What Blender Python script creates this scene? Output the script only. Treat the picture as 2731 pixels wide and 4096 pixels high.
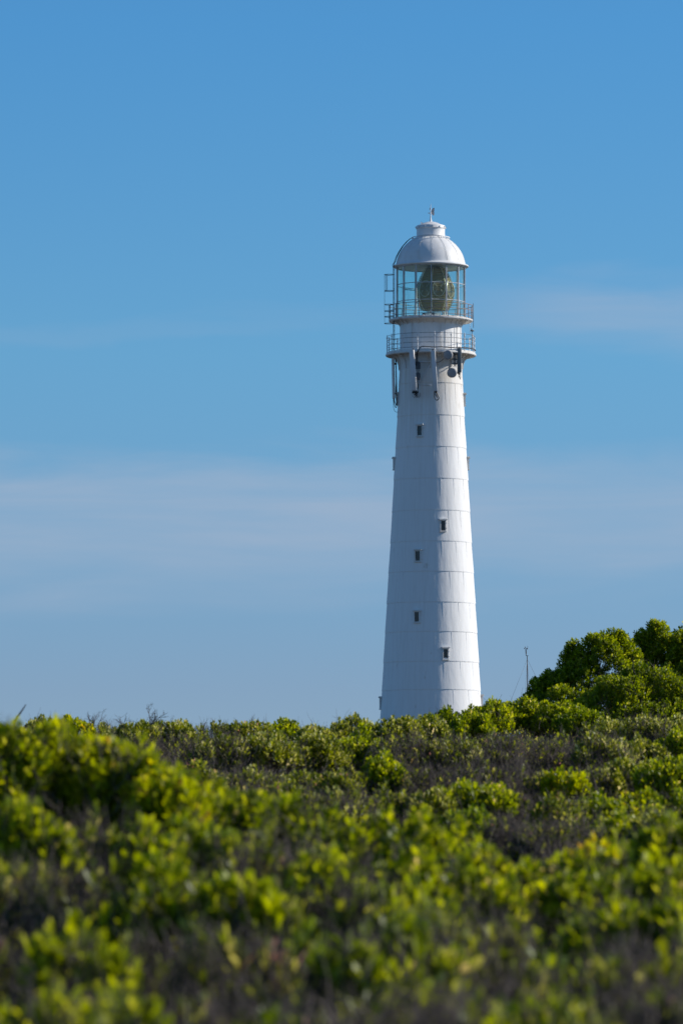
import bpy, math, random
import numpy as np
from mathutils import Vector

for o in list(bpy.data.objects):
    bpy.data.objects.remove(o)
SC = bpy.context.scene
COL = SC.collection
R = math.radians

# ------------------------------------------------------------------ camera
W, H, F = 2731.0, 4096.0, 22756.0            # photograph's frame and focal length in its pixels (200 mm on full frame)
PITCH = R(4.03)
CAM = np.array([0.0, 0.0, 1.7])
cd = bpy.data.cameras.new('camera')
cd.sensor_fit = 'VERTICAL'; cd.sensor_height = 36.0; cd.sensor_width = 24.0; cd.lens = 200.0
cd.clip_start = 0.5; cd.clip_end = 20000
cd.dof.use_dof = True; cd.dof.focus_distance = 190.0; cd.dof.aperture_fstop = 5.2; cd.dof.aperture_blades = 9
cam = bpy.data.objects.new('camera', cd); COL.objects.link(cam)
cam.location = CAM; cam.rotation_euler = (R(90) + PITCH, 0, 0)
SC.camera = cam

# ------------------------------------------------------------------ light
SUN_EL, SUN_AZ = 29.0, 81.0                  # azimuth clockwise from the view direction (+Y)
sd = bpy.data.lights.new('sun', 'SUN'); sd.energy = 4.7; sd.angle = R(0.53); sd.color = (1.0, 0.94, 0.86)
sun = bpy.data.objects.new('sun', sd); COL.objects.link(sun)
sv = Vector((math.sin(R(SUN_AZ)) * math.cos(R(SUN_EL)), math.cos(R(SUN_AZ)) * math.cos(R(SUN_EL)), math.sin(R(SUN_EL))))
sun.location = (60, 20, 60)
sun.rotation_euler = sv.to_track_quat('Z', 'Y').to_euler()

wd = bpy.data.worlds.new('World'); SC.world = wd; wd.use_nodes = True
nt = wd.node_tree; nt.nodes.clear()
def N(t, typ, **kw):
    n = t.nodes.new(typ)
    for k, v in kw.items():
        setattr(n, k, v)
    return n
def build_world():
    L = nt.links
    tc = N(nt, 'ShaderNodeTexCoord')
    sep = N(nt, 'ShaderNodeSeparateXYZ'); L.new(tc.outputs['Generated'], sep.inputs[0])
    # look the sky up a little higher than the true elevation: dry, very clear air
    mz = N(nt, 'ShaderNodeMath', operation='MULTIPLY_ADD'); L.new(sep.outputs[2], mz.inputs[0]); mz.inputs[1].default_value = SKY_K; mz.inputs[2].default_value = SKY_C
    comb = N(nt, 'ShaderNodeCombineXYZ'); L.new(sep.outputs[0], comb.inputs[0]); L.new(sep.outputs[1], comb.inputs[1]); L.new(mz.outputs[0], comb.inputs[2])
    nrm = N(nt, 'ShaderNodeVectorMath', operation='NORMALIZE'); L.new(comb.outputs[0], nrm.inputs[0])
    sky = N(nt, 'ShaderNodeTexSky', sky_type='NISHITA', sun_disc=False, sun_elevation=R(SUN_EL), sun_rotation=R(SUN_AZ), altitude=500, air_density=0.6, dust_density=0.0, ozone_density=3.0)
    L.new(nrm.outputs[0], sky.inputs[0])
    # the air on the day: bluer and clearer than the model higher up, a little dimmer in the low sea haze
    cr = N(nt, 'ShaderNodeValToRGB'); L.new(sep.outputs[2], cr.inputs[0]); e = cr.color_ramp.elements
    while len(e) < len(SKY_TINT): e.new(.5)
    for k, (pos, c) in enumerate(SKY_TINT): e[k].position = pos; e[k].color = (*[q*.7 for q in c], 1)
    hs = N(nt, 'ShaderNodeMix', data_type='RGBA', blend_type='MULTIPLY'); hs.inputs[0].default_value = 1; L.new(sky.outputs[0], hs.inputs[6]); L.new(cr.outputs[0], hs.inputs[7])
    # thin cirrus veils: one long band low over the sea and a fainter streak higher at the right, edges torn by noise
    def math_(op, a, b=None, clamp=False):
        n = N(nt, 'ShaderNodeMath', operation=op, use_clamp=clamp)
        for k, v in enumerate((a, b)):
            if v is None: continue
            if isinstance(v, (int, float)): n.inputs[k].default_value = v
            else: L.new(v, n.inputs[k])
        return n.outputs[0]
    def noise_(scale, detail, loc=(0,0,0), rough=.5):
        mp = N(nt, 'ShaderNodeMapping'); L.new(tc.outputs['Generated'], mp.inputs[0]); mp.inputs['Scale'].default_value = scale; mp.inputs['Location'].default_value = loc
        n = N(nt, 'ShaderNodeTexNoise'); n.inputs['Scale'].default_value = 1; n.inputs['Detail'].default_value = detail; n.inputs['Roughness'].default_value = rough; n.inputs['Distortion'].default_value = .4
        L.new(mp.outputs[0], n.inputs['Vector']); return n.outputs[0]
    def ramp_(v, a, b, lo=0, hi=1):
        r = N(nt, 'ShaderNodeMapRange', interpolation_type='SMOOTHSTEP'); L.new(v, r.inputs[0])
        for k, q in zip((1,2,3,4), (a,b,lo,hi)): r.inputs[k].default_value = q
        return r.outputs[0]
    zz = math_('ADD', sep.outputs[2], math_('MULTIPLY', math_('SUBTRACT', noise_((20,8,110), 5, (2.3,0,.4)), .5), .016))
    zz = math_('ADD', zz, math_('MULTIPLY', sep.outputs[0], -.02))
    b1 = math_('MULTIPLY', ramp_(zz, .0825, .0735), ramp_(zz, .050, .0690))
    b2 = math_('MULTIPLY', math_('MULTIPLY', ramp_(zz, .1125, .1065), ramp_(zz, .0955, .1035)), ramp_(sep.outputs[0], .005, .045))
    b3 = math_('MULTIPLY', math_('MULTIPLY', ramp_(zz, .1065, .1035), ramp_(zz, .1000, .1025)), ramp_(sep.outputs[0], .03, -.01))
    tex = ramp_(noise_((11,5,120), 6, (7.1,0,1.7), .55), .22, .75, .45, 1.05)
    m3 = math_('MULTIPLY', math_('ADD', math_('ADD', math_('MULTIPLY', b1, .60), math_('MULTIPLY', b2, .42)), math_('MULTIPLY', b3, .08)), tex)
    # haze veil towards the horizon
    r3 = N(nt, 'ShaderNodeMapRange', interpolation_type='SMOOTHSTEP'); L.new(sep.outputs[2], r3.inputs[0]); r3.inputs[1].default_value = .15; r3.inputs[2].default_value = .0; r3.inputs[4].default_value = HAZE_A
    mx0 = N(nt, 'ShaderNodeMix', data_type='RGBA'); L.new(r3.outputs[0], mx0.inputs[0]); L.new(hs.outputs[2], mx0.inputs[6]); mx0.inputs[7].default_value = HAZE_COL
    mx = N(nt, 'ShaderNodeMix', data_type='RGBA'); L.new(m3, mx.inputs[0]); L.new(mx0.outputs[2], mx.inputs[6]); mx.inputs[7].default_value = CLOUD_COL
    bg = N(nt, 'ShaderNodeBackground'); bg.inputs[1].default_value = SKY_STR; L.new(mx.outputs[2], bg.inputs[0])
    out = N(nt, 'ShaderNodeOutputWorld'); L.new(bg.outputs[0], out.inputs[0])
SKY_K, SKY_C, SKY_STR = 1.0, 0.0, 0.10/.7
SKY_TINT = [(0,(.60,.60,.70)),(.0396,(.64,.684,.783)),(.0986,(.65,1.04,1.08)),(.156,(.553,1.13,1.287)),(.35,(.78,1.15,1.25)),(1,(1.0,1.2,1.25))]
CLOUD_Z, CLOUD_A, HAZE_A = 1.7, 0.0, 0.0
HAZE_COL = (2.3, 3.4, 5.2, 1); CLOUD_COL = (2.85, 3.3, 4.15, 1)
build_world()

SC.view_settings.view_transform = 'Standard'; SC.view_settings.look = 'None'
SC.view_settings.exposure = 0.0; SC.view_settings.gamma = 1.0; SC.view_settings.use_curve_mapping = False
SC.render.engine = 'CYCLES'
SC.cycles.use_denoising = True
SC.cycles.max_bounces = 8; SC.cycles.transparent_max_bounces = 24; SC.cycles.diffuse_bounces = 4; SC.cycles.glossy_bounces = 4; SC.cycles.transmission_bounces = 6

# ------------------------------------------------------------------ helpers
CT, ST = math.cos(PITCH), math.sin(PITCH)
def at(px, py, Y):
    """the point at distance Y seen at pixel (px, py) of the photograph: used to survey where things stand"""
    u = (px - W / 2) / F; v = (H / 2 - py) / F
    dy = CT - v * ST; dz = ST + v * CT
    s = Y / dy
    return np.array([u * s, Y, CAM[2] + dz * s])
def zrow(py, Y):
    return at(W / 2, py, Y)[2]
def col_of(x, Y):
    return W / 2 + x / Y * F * CT

class MB:
    def __init__(s): s.v = []; s.f = []
    def add(s, verts, faces):
        b = len(s.v); s.v.extend([tuple(float(c) for c in p) for p in verts]); s.f.extend([tuple(i + b for i in f) for f in faces])
    def box(s, c, size, rot=0.0, tilt=None):
        sx, sy, sz = [q / 2 for q in size]; ca, sa = math.cos(rot), math.sin(rot)
        vs = []
        for x, y, z in ((-1,-1,-1),(1,-1,-1),(1,1,-1),(-1,1,-1),(-1,-1,1),(1,-1,1),(1,1,1),(-1,1,1)):
            p = Vector((x*sx, y*sy, z*sz))
            if tilt: p.rotate(tilt)
            vs.append((c[0] + p.x*ca - p.y*sa, c[1] + p.x*sa + p.y*ca, c[2] + p.z))
        s.add(vs, [(0,3,2,1),(4,5,6,7),(0,1,5,4),(1,2,6,5),(2,3,7,6),(3,0,4,7)])
    def tube(s, pts, r, n=8, cap=True, closed=False):
        pts = [Vector(p) for p in pts]; m = len(pts)
        rs = r if isinstance(r, (list, tuple)) else [r] * m
        vs = []; fs = []; ref = None
        for i, p in enumerate(pts):
            if closed: t = pts[(i+1) % m] - pts[i-1]
            else: t = pts[min(i+1, m-1)] - pts[max(i-1, 0)]
            t.normalize()
            if ref is None:
                ref = Vector((0,0,1)) if abs(t.z) < .9 else Vector((1,0,0))
            a = t.cross(ref); a.normalize(); b = t.cross(a); ref = -b if b.dot(ref) < 0 else b
            for k in range(n):
                an = 2*math.pi*k/n
                vs.append(p + (a*math.cos(an) + b*math.sin(an)) * rs[i])
        for i in range(m if closed else m-1):
            j = (i+1) % m
            for k in range(n):
                fs.append((i*n+k, i*n+(k+1) % n, j*n+(k+1) % n, j*n+k))
        if cap and not closed:
            fs.append(tuple(range(n))[::-1]); fs.append(tuple(range((m-1)*n, m*n)))
        s.add(vs, fs)
    def ring(s, r, z, rad, n=72, k=6):
        s.tube([(r*math.cos(2*math.pi*i/n), r*math.sin(2*math.pi*i/n), z) for i in range(n)], rad, k, closed=True)
    def lathe(s, prof, n=96, closed=False, a0=0, a1=2*math.pi, rfun=None):
        vs = []; fs = []; full = abs(a1-a0-2*math.pi) < 1e-6; cols = n if full else n+1
        for (r, z) in prof:
            for k in range(cols):
                a = a0 + (a1-a0)*k/n; rr = r * (rfun(a) if rfun else 1)
                vs.append((rr*math.sin(a), -rr*math.cos(a), z))
        m = len(prof)
        for i in range(m if closed else m-1):
            j = (i+1) % m
            for k in range(n):
                k2 = (k+1) % cols
                fs.append((i*cols+k, i*cols+k2, j*cols+k2, j*cols+k))
        s.add(vs, fs)
    def build(s, name, mat, parent=None, smooth=True, angle=40, bevel=0):
        me = bpy.data.meshes.new(name); me.from_pydata(s.v, [], s.f)
        import bmesh
        bm = bmesh.new(); bm.from_mesh(me); bmesh.ops.remove_doubles(bm, verts=bm.verts, dist=1e-5); bmesh.ops.recalc_face_normals(bm, faces=bm.faces)
        for e in bm.edges:
            if len(e.link_faces) == 2 and e.calc_face_angle(0) > R(angle): e.smooth = False
        bm.to_mesh(me); bm.free()
        for p in me.polygons: p.use_smooth = smooth
        me.materials.append(mat)
        o = bpy.data.objects.new(name, me); COL.objects.link(o)
        if parent: o.parent = parent
        if bevel:
            b = o.modifiers.new('bevel', 'BEVEL'); b.width = bevel; b.segments = 2; b.limit_method = 'ANGLE'
        return o
def pol(r, a, z):
    return (r*math.sin(a), -r*math.cos(a), z)
def tag(o, label=None, cat=None, group=None, kind=None):
    if label: o['label'] = label
    if cat: o['category'] = cat
    if group: o['group'] = group
    if kind: o['kind'] = kind
    return o
def empty(name, loc):
    o = bpy.data.objects.new(name, None); COL.objects.link(o); o.location = loc; o.empty_display_size = .2; return o
def dup(o, parent=None, loc=None, rot=None):
    c = o.copy(); COL.objects.link(c)
    if parent: c.parent = parent
    if loc is not None: c.location = loc
    if rot is not None: c.rotation_euler = rot
    return c

# ------------------------------------------------------------------ materials
def mat(name, col, rough=.5, metal=0, spec=.5):
    m = bpy.data.materials.new(name); m.use_nodes = True
    p = m.node_tree.nodes['Principled BSDF']
    p.inputs['Base Color'].default_value = (*col, 1); p.inputs['Roughness'].default_value = rough; p.inputs['Metallic'].default_value = metal
    p.inputs['Specular IOR Level'].default_value = spec
    return m
def noise_mat(name, c1, c2, scale=(3,3,3), rough=.5, metal=0, bump=0, lo=.35, hi=.65, detail=6, bscale=None, spec=.5):
    m = mat(name, c1, rough, metal, spec); t = m.node_tree; p = t.nodes['Principled BSDF']; L = t.links
    tc = N(t, 'ShaderNodeTexCoord'); mp = N(t, 'ShaderNodeMapping'); mp.inputs['Scale'].default_value = scale; L.new(tc.outputs['Object'], mp.inputs[0])
    n = N(t, 'ShaderNodeTexNoise'); n.inputs['Detail'].default_value = detail; n.inputs['Scale'].default_value = 1; L.new(mp.outputs[0], n.inputs['Vector'])
    r = N(t, 'ShaderNodeMapRange'); r.inputs[1].default_value = lo; r.inputs[2].default_value = hi; L.new(n.outputs[0], r.inputs[0])
    mx = N(t, 'ShaderNodeMix', data_type='RGBA'); L.new(r.outputs[0], mx.inputs[0]); mx.inputs[6].default_value = (*c1, 1); mx.inputs[7].default_value = (*c2, 1)
    L.new(mx.outputs[2], p.inputs['Base Color'])
    if bump:
        b = N(t, 'ShaderNodeBump'); b.inputs['Strength'].default_value = 1; b.inputs['Distance'].default_value = bump
        if bscale:
            n2 = N(t, 'ShaderNodeTexNoise'); n2.inputs['Detail'].default_value = 4; n2.inputs['Scale'].default_value = bscale; L.new(tc.outputs['Object'], n2.inputs['Vector']); L.new(n2.outputs[0], b.inputs['Height'])
        else: L.new(n.outputs[0], b.inputs['Height'])
        L.new(b.outputs[0], p.inputs['Normal'])
    return m

def tower_paint():
    """white gloss paint over cast iron plates: faint vertical run-off streaks, slightly uneven surface"""
    m = mat('tower_paint', (.8,.8,.79), .55, 0, .35); t = m.node_tree; p = t.nodes['Principled BSDF']; L = t.links
    tc = N(t, 'ShaderNodeTexCoord')
    mp = N(t, 'ShaderNodeMapping'); mp.inputs['Scale'].default_value = (5.5, 5.5, .22); L.new(tc.outputs['Object'], mp.inputs[0])
    n = N(t, 'ShaderNodeTexNoise'); n.inputs['Detail'].default_value = 7; n.inputs['Scale'].default_value = 1; n.inputs['Roughness'].default_value = .62; L.new(mp.outputs[0], n.inputs['Vector'])
    r = N(t, 'ShaderNodeMapRange'); r.inputs[1].default_value = .45; r.inputs[2].default_value = .82; r.inputs[4].default_value = .30; L.new(n.outputs[0], r.inputs[0])
    mx = N(t, 'ShaderNodeMix', data_type='RGBA'); L.new(r.outputs[0], mx.inputs[0]); mx.inputs[6].default_value = (.88,.88,.87,1); mx.inputs[7].default_value = (.60,.575,.53,1)
    # small rusty marks
    n3 = N(t, 'ShaderNodeTexNoise'); n3.inputs['Scale'].default_value = 1; n3.inputs['Detail'].default_value = 8
    mp3 = N(t, 'ShaderNodeMapping'); mp3.inputs['Scale'].default_value = (2.2,2.2,.9); L.new(tc.outputs['Object'], mp3.inputs[0]); L.new(mp3.outputs[0], n3.inputs['Vector'])
    r3 = N(t, 'ShaderNodeMapRange'); r3.inputs[1].default_value = .685; r3.inputs[2].default_value = .78; r3.inputs[4].default_value = .5; L.new(n3.outputs[0], r3.inputs[0])
    mx3 = N(t, 'ShaderNodeMix', data_type='RGBA'); L.new(r3.outputs[0], mx3.inputs[0]); L.new(mx.outputs[2], mx3.inputs[6]); mx3.inputs[7].default_value = (.42,.30,.2,1)
    # tan tint over the top plates, stronger towards the gallery, varied by noise
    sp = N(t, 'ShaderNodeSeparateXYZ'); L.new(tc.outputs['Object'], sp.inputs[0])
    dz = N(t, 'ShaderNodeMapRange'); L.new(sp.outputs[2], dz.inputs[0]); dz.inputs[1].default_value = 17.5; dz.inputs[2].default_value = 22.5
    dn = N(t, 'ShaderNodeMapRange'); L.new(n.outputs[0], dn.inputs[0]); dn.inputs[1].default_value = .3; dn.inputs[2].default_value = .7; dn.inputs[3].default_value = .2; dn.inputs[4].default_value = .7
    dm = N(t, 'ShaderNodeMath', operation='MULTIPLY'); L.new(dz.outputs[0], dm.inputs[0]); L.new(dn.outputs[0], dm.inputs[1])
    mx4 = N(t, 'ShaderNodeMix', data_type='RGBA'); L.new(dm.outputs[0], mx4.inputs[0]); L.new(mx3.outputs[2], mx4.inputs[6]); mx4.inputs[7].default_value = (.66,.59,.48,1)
    L.new(mx4.outputs[2], p.inputs['Base Color'])
    n2 = N(t, 'ShaderNodeTexNoise'); n2.inputs['Detail'].default_value = 3; n2.inputs['Scale'].default_value = 1
    mp2 = N(t, 'ShaderNodeMapping'); mp2.inputs['Scale'].default_value = (2.6,2.6,.8); L.new(tc.outputs['Object'], mp2.inputs[0]); L.new(mp2.outputs[0], n2.inputs['Vector'])
    b = N(t, 'ShaderNodeBump'); b.inputs['Strength'].default_value = 1; b.inputs['Distance'].default_value = .022; L.new(n2.outputs[0], b.inputs['Height']); L.new(b.outputs[0], p.inputs['Normal'])
    return m
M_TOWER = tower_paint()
M_WHITE = noise_mat('white_paint', (.82,.82,.81), (.70,.685,.65), (3,3,1.2), .45, bump=.008, lo=.5, hi=.8)
M_SOFFIT = noise_mat('weathered_white_paint', (.72,.71,.68), (.45,.36,.27), (2.4,2.4,1.6), .55, lo=.52, hi=.78)
M_RAILW = noise_mat('rail_white_paint', (.75,.75,.74), (.4,.3,.22), (6,6,6), .45, lo=.6, hi=.75)
M_STEEL = noise_mat('dark_galvanised_steel', (.09,.1,.115), (.16,.11,.08), (8,8,8), .5, metal=.3, lo=.5, hi=.7)
M_RUST = noise_mat('rusty_rail', (.22,.2,.2), (.34,.2,.12), (5,5,5), .6, metal=.2, lo=.4, hi=.6)
M_BAR = noise_mat('glazing_bar_paint', (.55,.56,.58), (.3,.27,.25), (4,4,2), .4, lo=.5, hi=.75)
M_DARK = mat('window_dark', (.012,.016,.022), .12)
M_BLACK = mat('black_cable', (.012,.012,.014), .45)
M_BOX = noise_mat('grey_equipment', (.12,.14,.17), (.08,.09,.1), (9,9,9), .5)
M_PANEL = noise_mat('antenna_radome', (.72,.73,.75), (.62,.62,.62), (3,3,.8), .45, lo=.45, hi=.75)
M_PANEL_SHADED = noise_mat('shaded_radome', (.13,.16,.18), (.1,.12,.13), (3,3,1), .5)  # shade on the aerial facing the camera, put into its base colour
M_DISH = noise_mat('dish_grey', (.33,.34,.355), (.28,.28,.29), (4,4,4), .5)
M_BRASS = mat('lens_brass', (.8,.74,.55), .35, .5)
M_VANE = noise_mat('vane_metal', (.72,.69,.66), (.6,.48,.44), (7,7,7), .5)
M_PIPE = noise_mat('mast_pipe', (.13,.085,.07), (.07,.055,.05), (20,20,4), .5, metal=.2)

def lens_glass():
    m = mat('lens_glass', (.44,.31,.12), .08, 0, .9); t = m.node_tree; p = t.nodes['Principled BSDF']
    p.inputs['Transmission Weight'].default_value = .15; p.inputs['IOR'].default_value = 1.5
    return m
M_LENS = lens_glass()
def lantern_glass():
    m = bpy.data.materials.new('lantern_glass'); m.use_nodes = True; t = m.node_tree; t.nodes.clear(); L = t.links
    tr = N(t, 'ShaderNodeBsdfTransparent'); tr.inputs[0].default_value = (.83,.95,.925,1)
    gl = N(t, 'ShaderNodeBsdfGlossy'); gl.inputs[0].default_value = (.9,.95,.95,1); gl.inputs[1].default_value = .03
    fr = N(t, 'ShaderNodeFresnel')
    ge = N(t, 'ShaderNodeNewGeometry'); ir = N(t, 'ShaderNodeMapRange'); L.new(ge.outputs['Backfacing'], ir.inputs[0]); ir.inputs[3].default_value = 1.45; ir.inputs[4].default_value = 1/1.45; L.new(ir.outputs[0], fr.inputs[0])
    df = N(t, 'ShaderNodeBsdfDiffuse'); df.inputs[0].default_value = (.5,.55,.5,1)
    mx = N(t, 'ShaderNodeMixShader'); L.new(fr.outputs[0], mx.inputs[0]); L.new(tr.outputs[0], mx.inputs[1]); L.new(gl.outputs[0], mx.inputs[2])
    tc = N(t, 'ShaderNodeTexCoord'); mp = N(t, 'ShaderNodeMapping'); mp.inputs['Scale'].default_value = (4,4,.5); L.new(tc.outputs['Object'], mp.inputs[0])
    n = N(t, 'ShaderNodeTexNoise'); n.inputs['Detail'].default_value = 5; L.new(mp.outputs[0], n.inputs['Vector'])
    r = N(t, 'ShaderNodeMapRange'); r.inputs[1].default_value = .4; r.inputs[2].default_value = .8; r.inputs[3].default_value = .02; r.inputs[4].default_value = .12; L.new(n.outputs[0], r.inputs[0])
    m2 = N(t, 'ShaderNodeMixShader'); L.new(r.outputs[0], m2.inputs[0]); L.new(mx.outputs[0], m2.inputs[1]); L.new(df.outputs[0], m2.inputs[2])
    out = N(t, 'ShaderNodeOutputMaterial'); L.new(m2.outputs[0], out.inputs[0])
    return m
M_GLASS = lantern_glass()

def leaf_mat(name, stops, trans=.50, rough=.42):
    m = bpy.data.materials.new(name); m.use_nodes = True; t = m.node_tree; t.nodes.clear(); L = t.links
    at_ = N(t, 'ShaderNodeAttribute', attribute_name='leaf_hue')
    cr = N(t, 'ShaderNodeValToRGB'); L.new(at_.outputs['Fac'], cr.inputs[0])
    e = cr.color_ramp.elements
    while len(e) < len(stops): e.new(.5)
    for k, (pos, c) in enumerate(stops): e[k].position = pos; e[k].color = (*c, 1)
    p = N(t, 'ShaderNodeBsdfPrincipled'); L.new(cr.outputs[0], p.inputs['Base Color']); p.inputs['Roughness'].default_value = rough; p.inputs['Specular IOR Level'].default_value = .42
    hs = N(t, 'ShaderNodeHueSaturation'); hs.inputs['Value'].default_value = 2.1; hs.inputs['Saturation'].default_value = 1.1; hs.inputs['Hue'].default_value = .487; L.new(cr.outputs[0], hs.inputs['Color'])
    tl = N(t, 'ShaderNodeBsdfTranslucent'); L.new(hs.outputs[0], tl.inputs[0])
    mx = N(t, 'ShaderNodeMixShader'); mx.inputs[0].default_value = trans; L.new(p.outputs[0], mx.inputs[1]); L.new(tl.outputs[0], mx.inputs[2])
    out = N(t, 'ShaderNodeOutputMaterial'); L.new(mx.outputs[0], out.inputs[0])
    return m
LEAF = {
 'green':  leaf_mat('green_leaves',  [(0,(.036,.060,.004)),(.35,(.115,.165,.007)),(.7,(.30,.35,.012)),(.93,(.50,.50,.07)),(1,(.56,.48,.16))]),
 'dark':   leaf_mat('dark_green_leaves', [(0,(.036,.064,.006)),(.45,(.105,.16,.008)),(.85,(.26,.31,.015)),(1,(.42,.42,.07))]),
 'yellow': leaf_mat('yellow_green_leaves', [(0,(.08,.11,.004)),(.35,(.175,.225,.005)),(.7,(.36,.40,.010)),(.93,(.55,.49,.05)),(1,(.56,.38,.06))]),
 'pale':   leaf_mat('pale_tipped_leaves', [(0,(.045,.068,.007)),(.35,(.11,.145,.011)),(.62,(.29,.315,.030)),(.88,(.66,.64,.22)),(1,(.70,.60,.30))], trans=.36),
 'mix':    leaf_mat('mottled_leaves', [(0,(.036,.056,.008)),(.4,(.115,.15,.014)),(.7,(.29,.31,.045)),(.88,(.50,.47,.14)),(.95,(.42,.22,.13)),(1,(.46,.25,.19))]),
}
M_TWIG = noise_mat('grey_twig_bark', (.125,.103,.090), (.044,.034,.028), (6,6,6), .8, lo=.4, hi=.6)
M_STEM = noise_mat('brown_stem_bark', (.06,.046,.036), (.035,.028,.024), (6,6,6), .8, lo=.4, hi=.6)
M_GROUND = noise_mat('leaf_litter_soil', (.035,.028,.02), (.06,.05,.036), (1.3,1.3,1.3), .95, bump=.05, bscale=14)
#@@PART2
# ------------------------------------------------------------------ lighthouse
TD = 350.0
MPP = (TD / CT) / F * 1.003                   # metres per photo pixel at the tower
base = at(1724, 2960, TD)
LH = empty('lighthouse', base)
tag(LH, 'tall tapering white iron lighthouse with domed glass lantern and two galleries', 'lighthouse')
LX, LY, LZ = base
def Z(py, r=0.0):                            # local height of image row py on the tower's axis, or on its near face at radius r
    return zrow(py, TD - r) - LZ
def rp(px): return px * MPP
GZ = 2860
prof_px = [(1486,125.5),(1516,126.5),(1646,132.8),(1790,140.4),(1917,147.8),(2046,154.6),(2166,161.2),(2285,168.6),(2411,176),(2529,182.5),(2645,189.2),(2757,195.2),(2860,201),(2960,207)]
def rad_at(z):
    zs = [Z(a) for a, b in prof_px][::-1]; rs = [rp(b) for a, b in prof_px][::-1]
    return float(np.interp(z, zs, rs))
rowsJ = [1528,1657,1783.5,1910.6,2038,2161.8,2283,2406,2524,2643,2756,2868]
zJ = [Z(q, rp(np.interp(q, [a for a,b in prof_px],[b for a,b in prof_px]))) for q in rowsJ]
ztop = Z(1482)
# body: each iron ring a touch proud at its foot, so the outline steps as in the photo
m = MB()
pr = [(rad_at(-2.0)+.05, -2.0)]
zz = sorted(zJ)
edges = [-.0] + zz + [ztop]
rng = random.Random(3)
for i in range(len(edges)-1):
    a, b = edges[i], edges[i+1]
    pr += [(rad_at(a)+.018, a+.002), (rad_at((a+b)/2)+.004, (a+b)/2), (rad_at(b)-.006, b-.002)]
m.lathe(pr, 128)
# raised flanges: one round joint per ring, staggered upright joints between
for z in zJ:
    r = rad_at(z)
    m.lathe([(r-.03, z-.04), (r+.010, z-.028), (r+.010, z+.028), (r-.03, z+.04)], 128)
for i in range(len(zJ)+1):
    zt = ztop if i == 0 else zJ[i-1]; zb = zJ[i] if i < len(zJ) else -.5
    off = 14.4 if i % 2 == 0 else 3.3
    for k in range(16):
        a = R(off + 22.5*k + rng.uniform(-.3,.3))
        rt, rb = rad_at(zt), rad_at(zb); w = .028
        vs = []
        for (r, z) in ((rb, zb+.036), (rt, zt-.036)):
            for d, o in ((-w-.008,-.03),(-w,.008),(w,.008),(w+.008,-.03)):
                vs.append(pol(r+o, a + d/r, z))
        m.add(vs, [(0,1,5,4),(1,2,6,5),(2,3,7,6),(0,4,7,3)])
        nm = .012
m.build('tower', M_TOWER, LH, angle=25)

# windows: projecting iron frame with hood, sill and dark opening
def window(az, pyc, r_px, rust=True):
    r = rp(r_px); z = Z(pyc, r*math.cos(az)); rr = rad_at(z)
    fr = MB(); w, h, d = .27, .58, .13; bw = .055
    def B(cx, cz, sx, sz, o, dep):
        # box tangent to the wall at azimuth az
        c = pol(rr + o, az, z + cz); t = (math.cos(az), math.sin(az))
        fr.box((c[0] + t[0]*cx, c[1] + t[1]*cx, c[2]), (sx, dep, sz), rot=az)
    B(-(w+bw)/2, 0, bw, h, .045, d); B((w+bw)/2, 0, bw, h, .045, d)
    B(0, (h+bw)/2, w+2*bw+.012, bw, .048, d+.01); B(0, -(h+bw)/2, w+2*bw+.012, bw, .048, d+.01)
    B(0, h/2+bw+.03, w+2*bw+.13, .06, .075, d+.08)
    B(0, h/2+bw+.075, w+2*bw+.06, .03, .06, d+.05)
    B(0, -h/2-bw-.018, w+2*bw+.06, .036, .055, d+.04)
    # two hinges on one side
    B(w/2+bw+.012, .16, .03, .07, .10, .06); B(w/2+bw+.012, -.16, .03, .07, .10, .06)
    o = fr.build('window', M_SOFFIT if rust else M_WHITE, LH, smooth=False)
    g = MB(); c = pol(rr+.012, az, z); g.box(c, (w, .03, h), rot=az)
    g.build('pane', M_DARK, o, smooth=False)
for px, py, r in ((1678,1723,137),(1767,2103,158),(1670.5,2224,164),(1666,2467.5,179),(1776,2616,187.5)):
    window(math.asin((px-1723.5)/r), py, r)
for sgn, py, r in ((1,1600,131),(-1,1597,131),(1,1855,144),(-1,1856,144),(1,2806,198),(-1,2814,198)):
    window(R(88 if sgn > 0 else -88), py, r)

# lower gallery: cove, deck and sixteen-post railing
zd2 = Z(1398, rp(179))
m = MB()
cove = [(rp(125.5), Z(1484)), (rp(126), Z(1465)), (rp(129), Z(1447)), (rp(136), Z(1433)), (rp(148), Z(1422)), (rp(163), Z(1415)), (rp(173), Z(1412)),
        (rp(176), Z(1411)), (rp(177), zd2-.17), (rp(179.5), zd2-.15), (rp(181), zd2-.11), (rp(180.5), zd2-.05), (rp(178), zd2-.03), (rp(178), zd2), (rp(120), zd2)]
m.lathe(cove, 128)
lower = m.build('lower_gallery', M_SOFFIT, LH, angle=35)
bk0 = None
def fin(P, t, i_, o_):
    m = MB(); vs = []; n = len(P); fs = []
    for sgn in (-1, 1):
        for r, z in P: vs.append(pol(r-.03, sgn*t/2/r, z+.03))
        for i, (r, z) in enumerate(P): vs.append(pol(r+i_, sgn*t/2/r, z-o_(i/(n-1))))
    for i in range(n-1):
        fs += [(i, i+1, n+i+1, n+i), (2*n+i, 3*n+i, 3*n+i+1, 2*n+i+1), (n+i, n+i+1, 3*n+i+1, 3*n+i), (i, 2*n+i, 2*n+i+1, i+1)]
    fs += [(0, n, 3*n, 2*n), (n-1, 3*n-1, 4*n-1, 2*n-1)]
    m.add(vs, fs); return m
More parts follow.
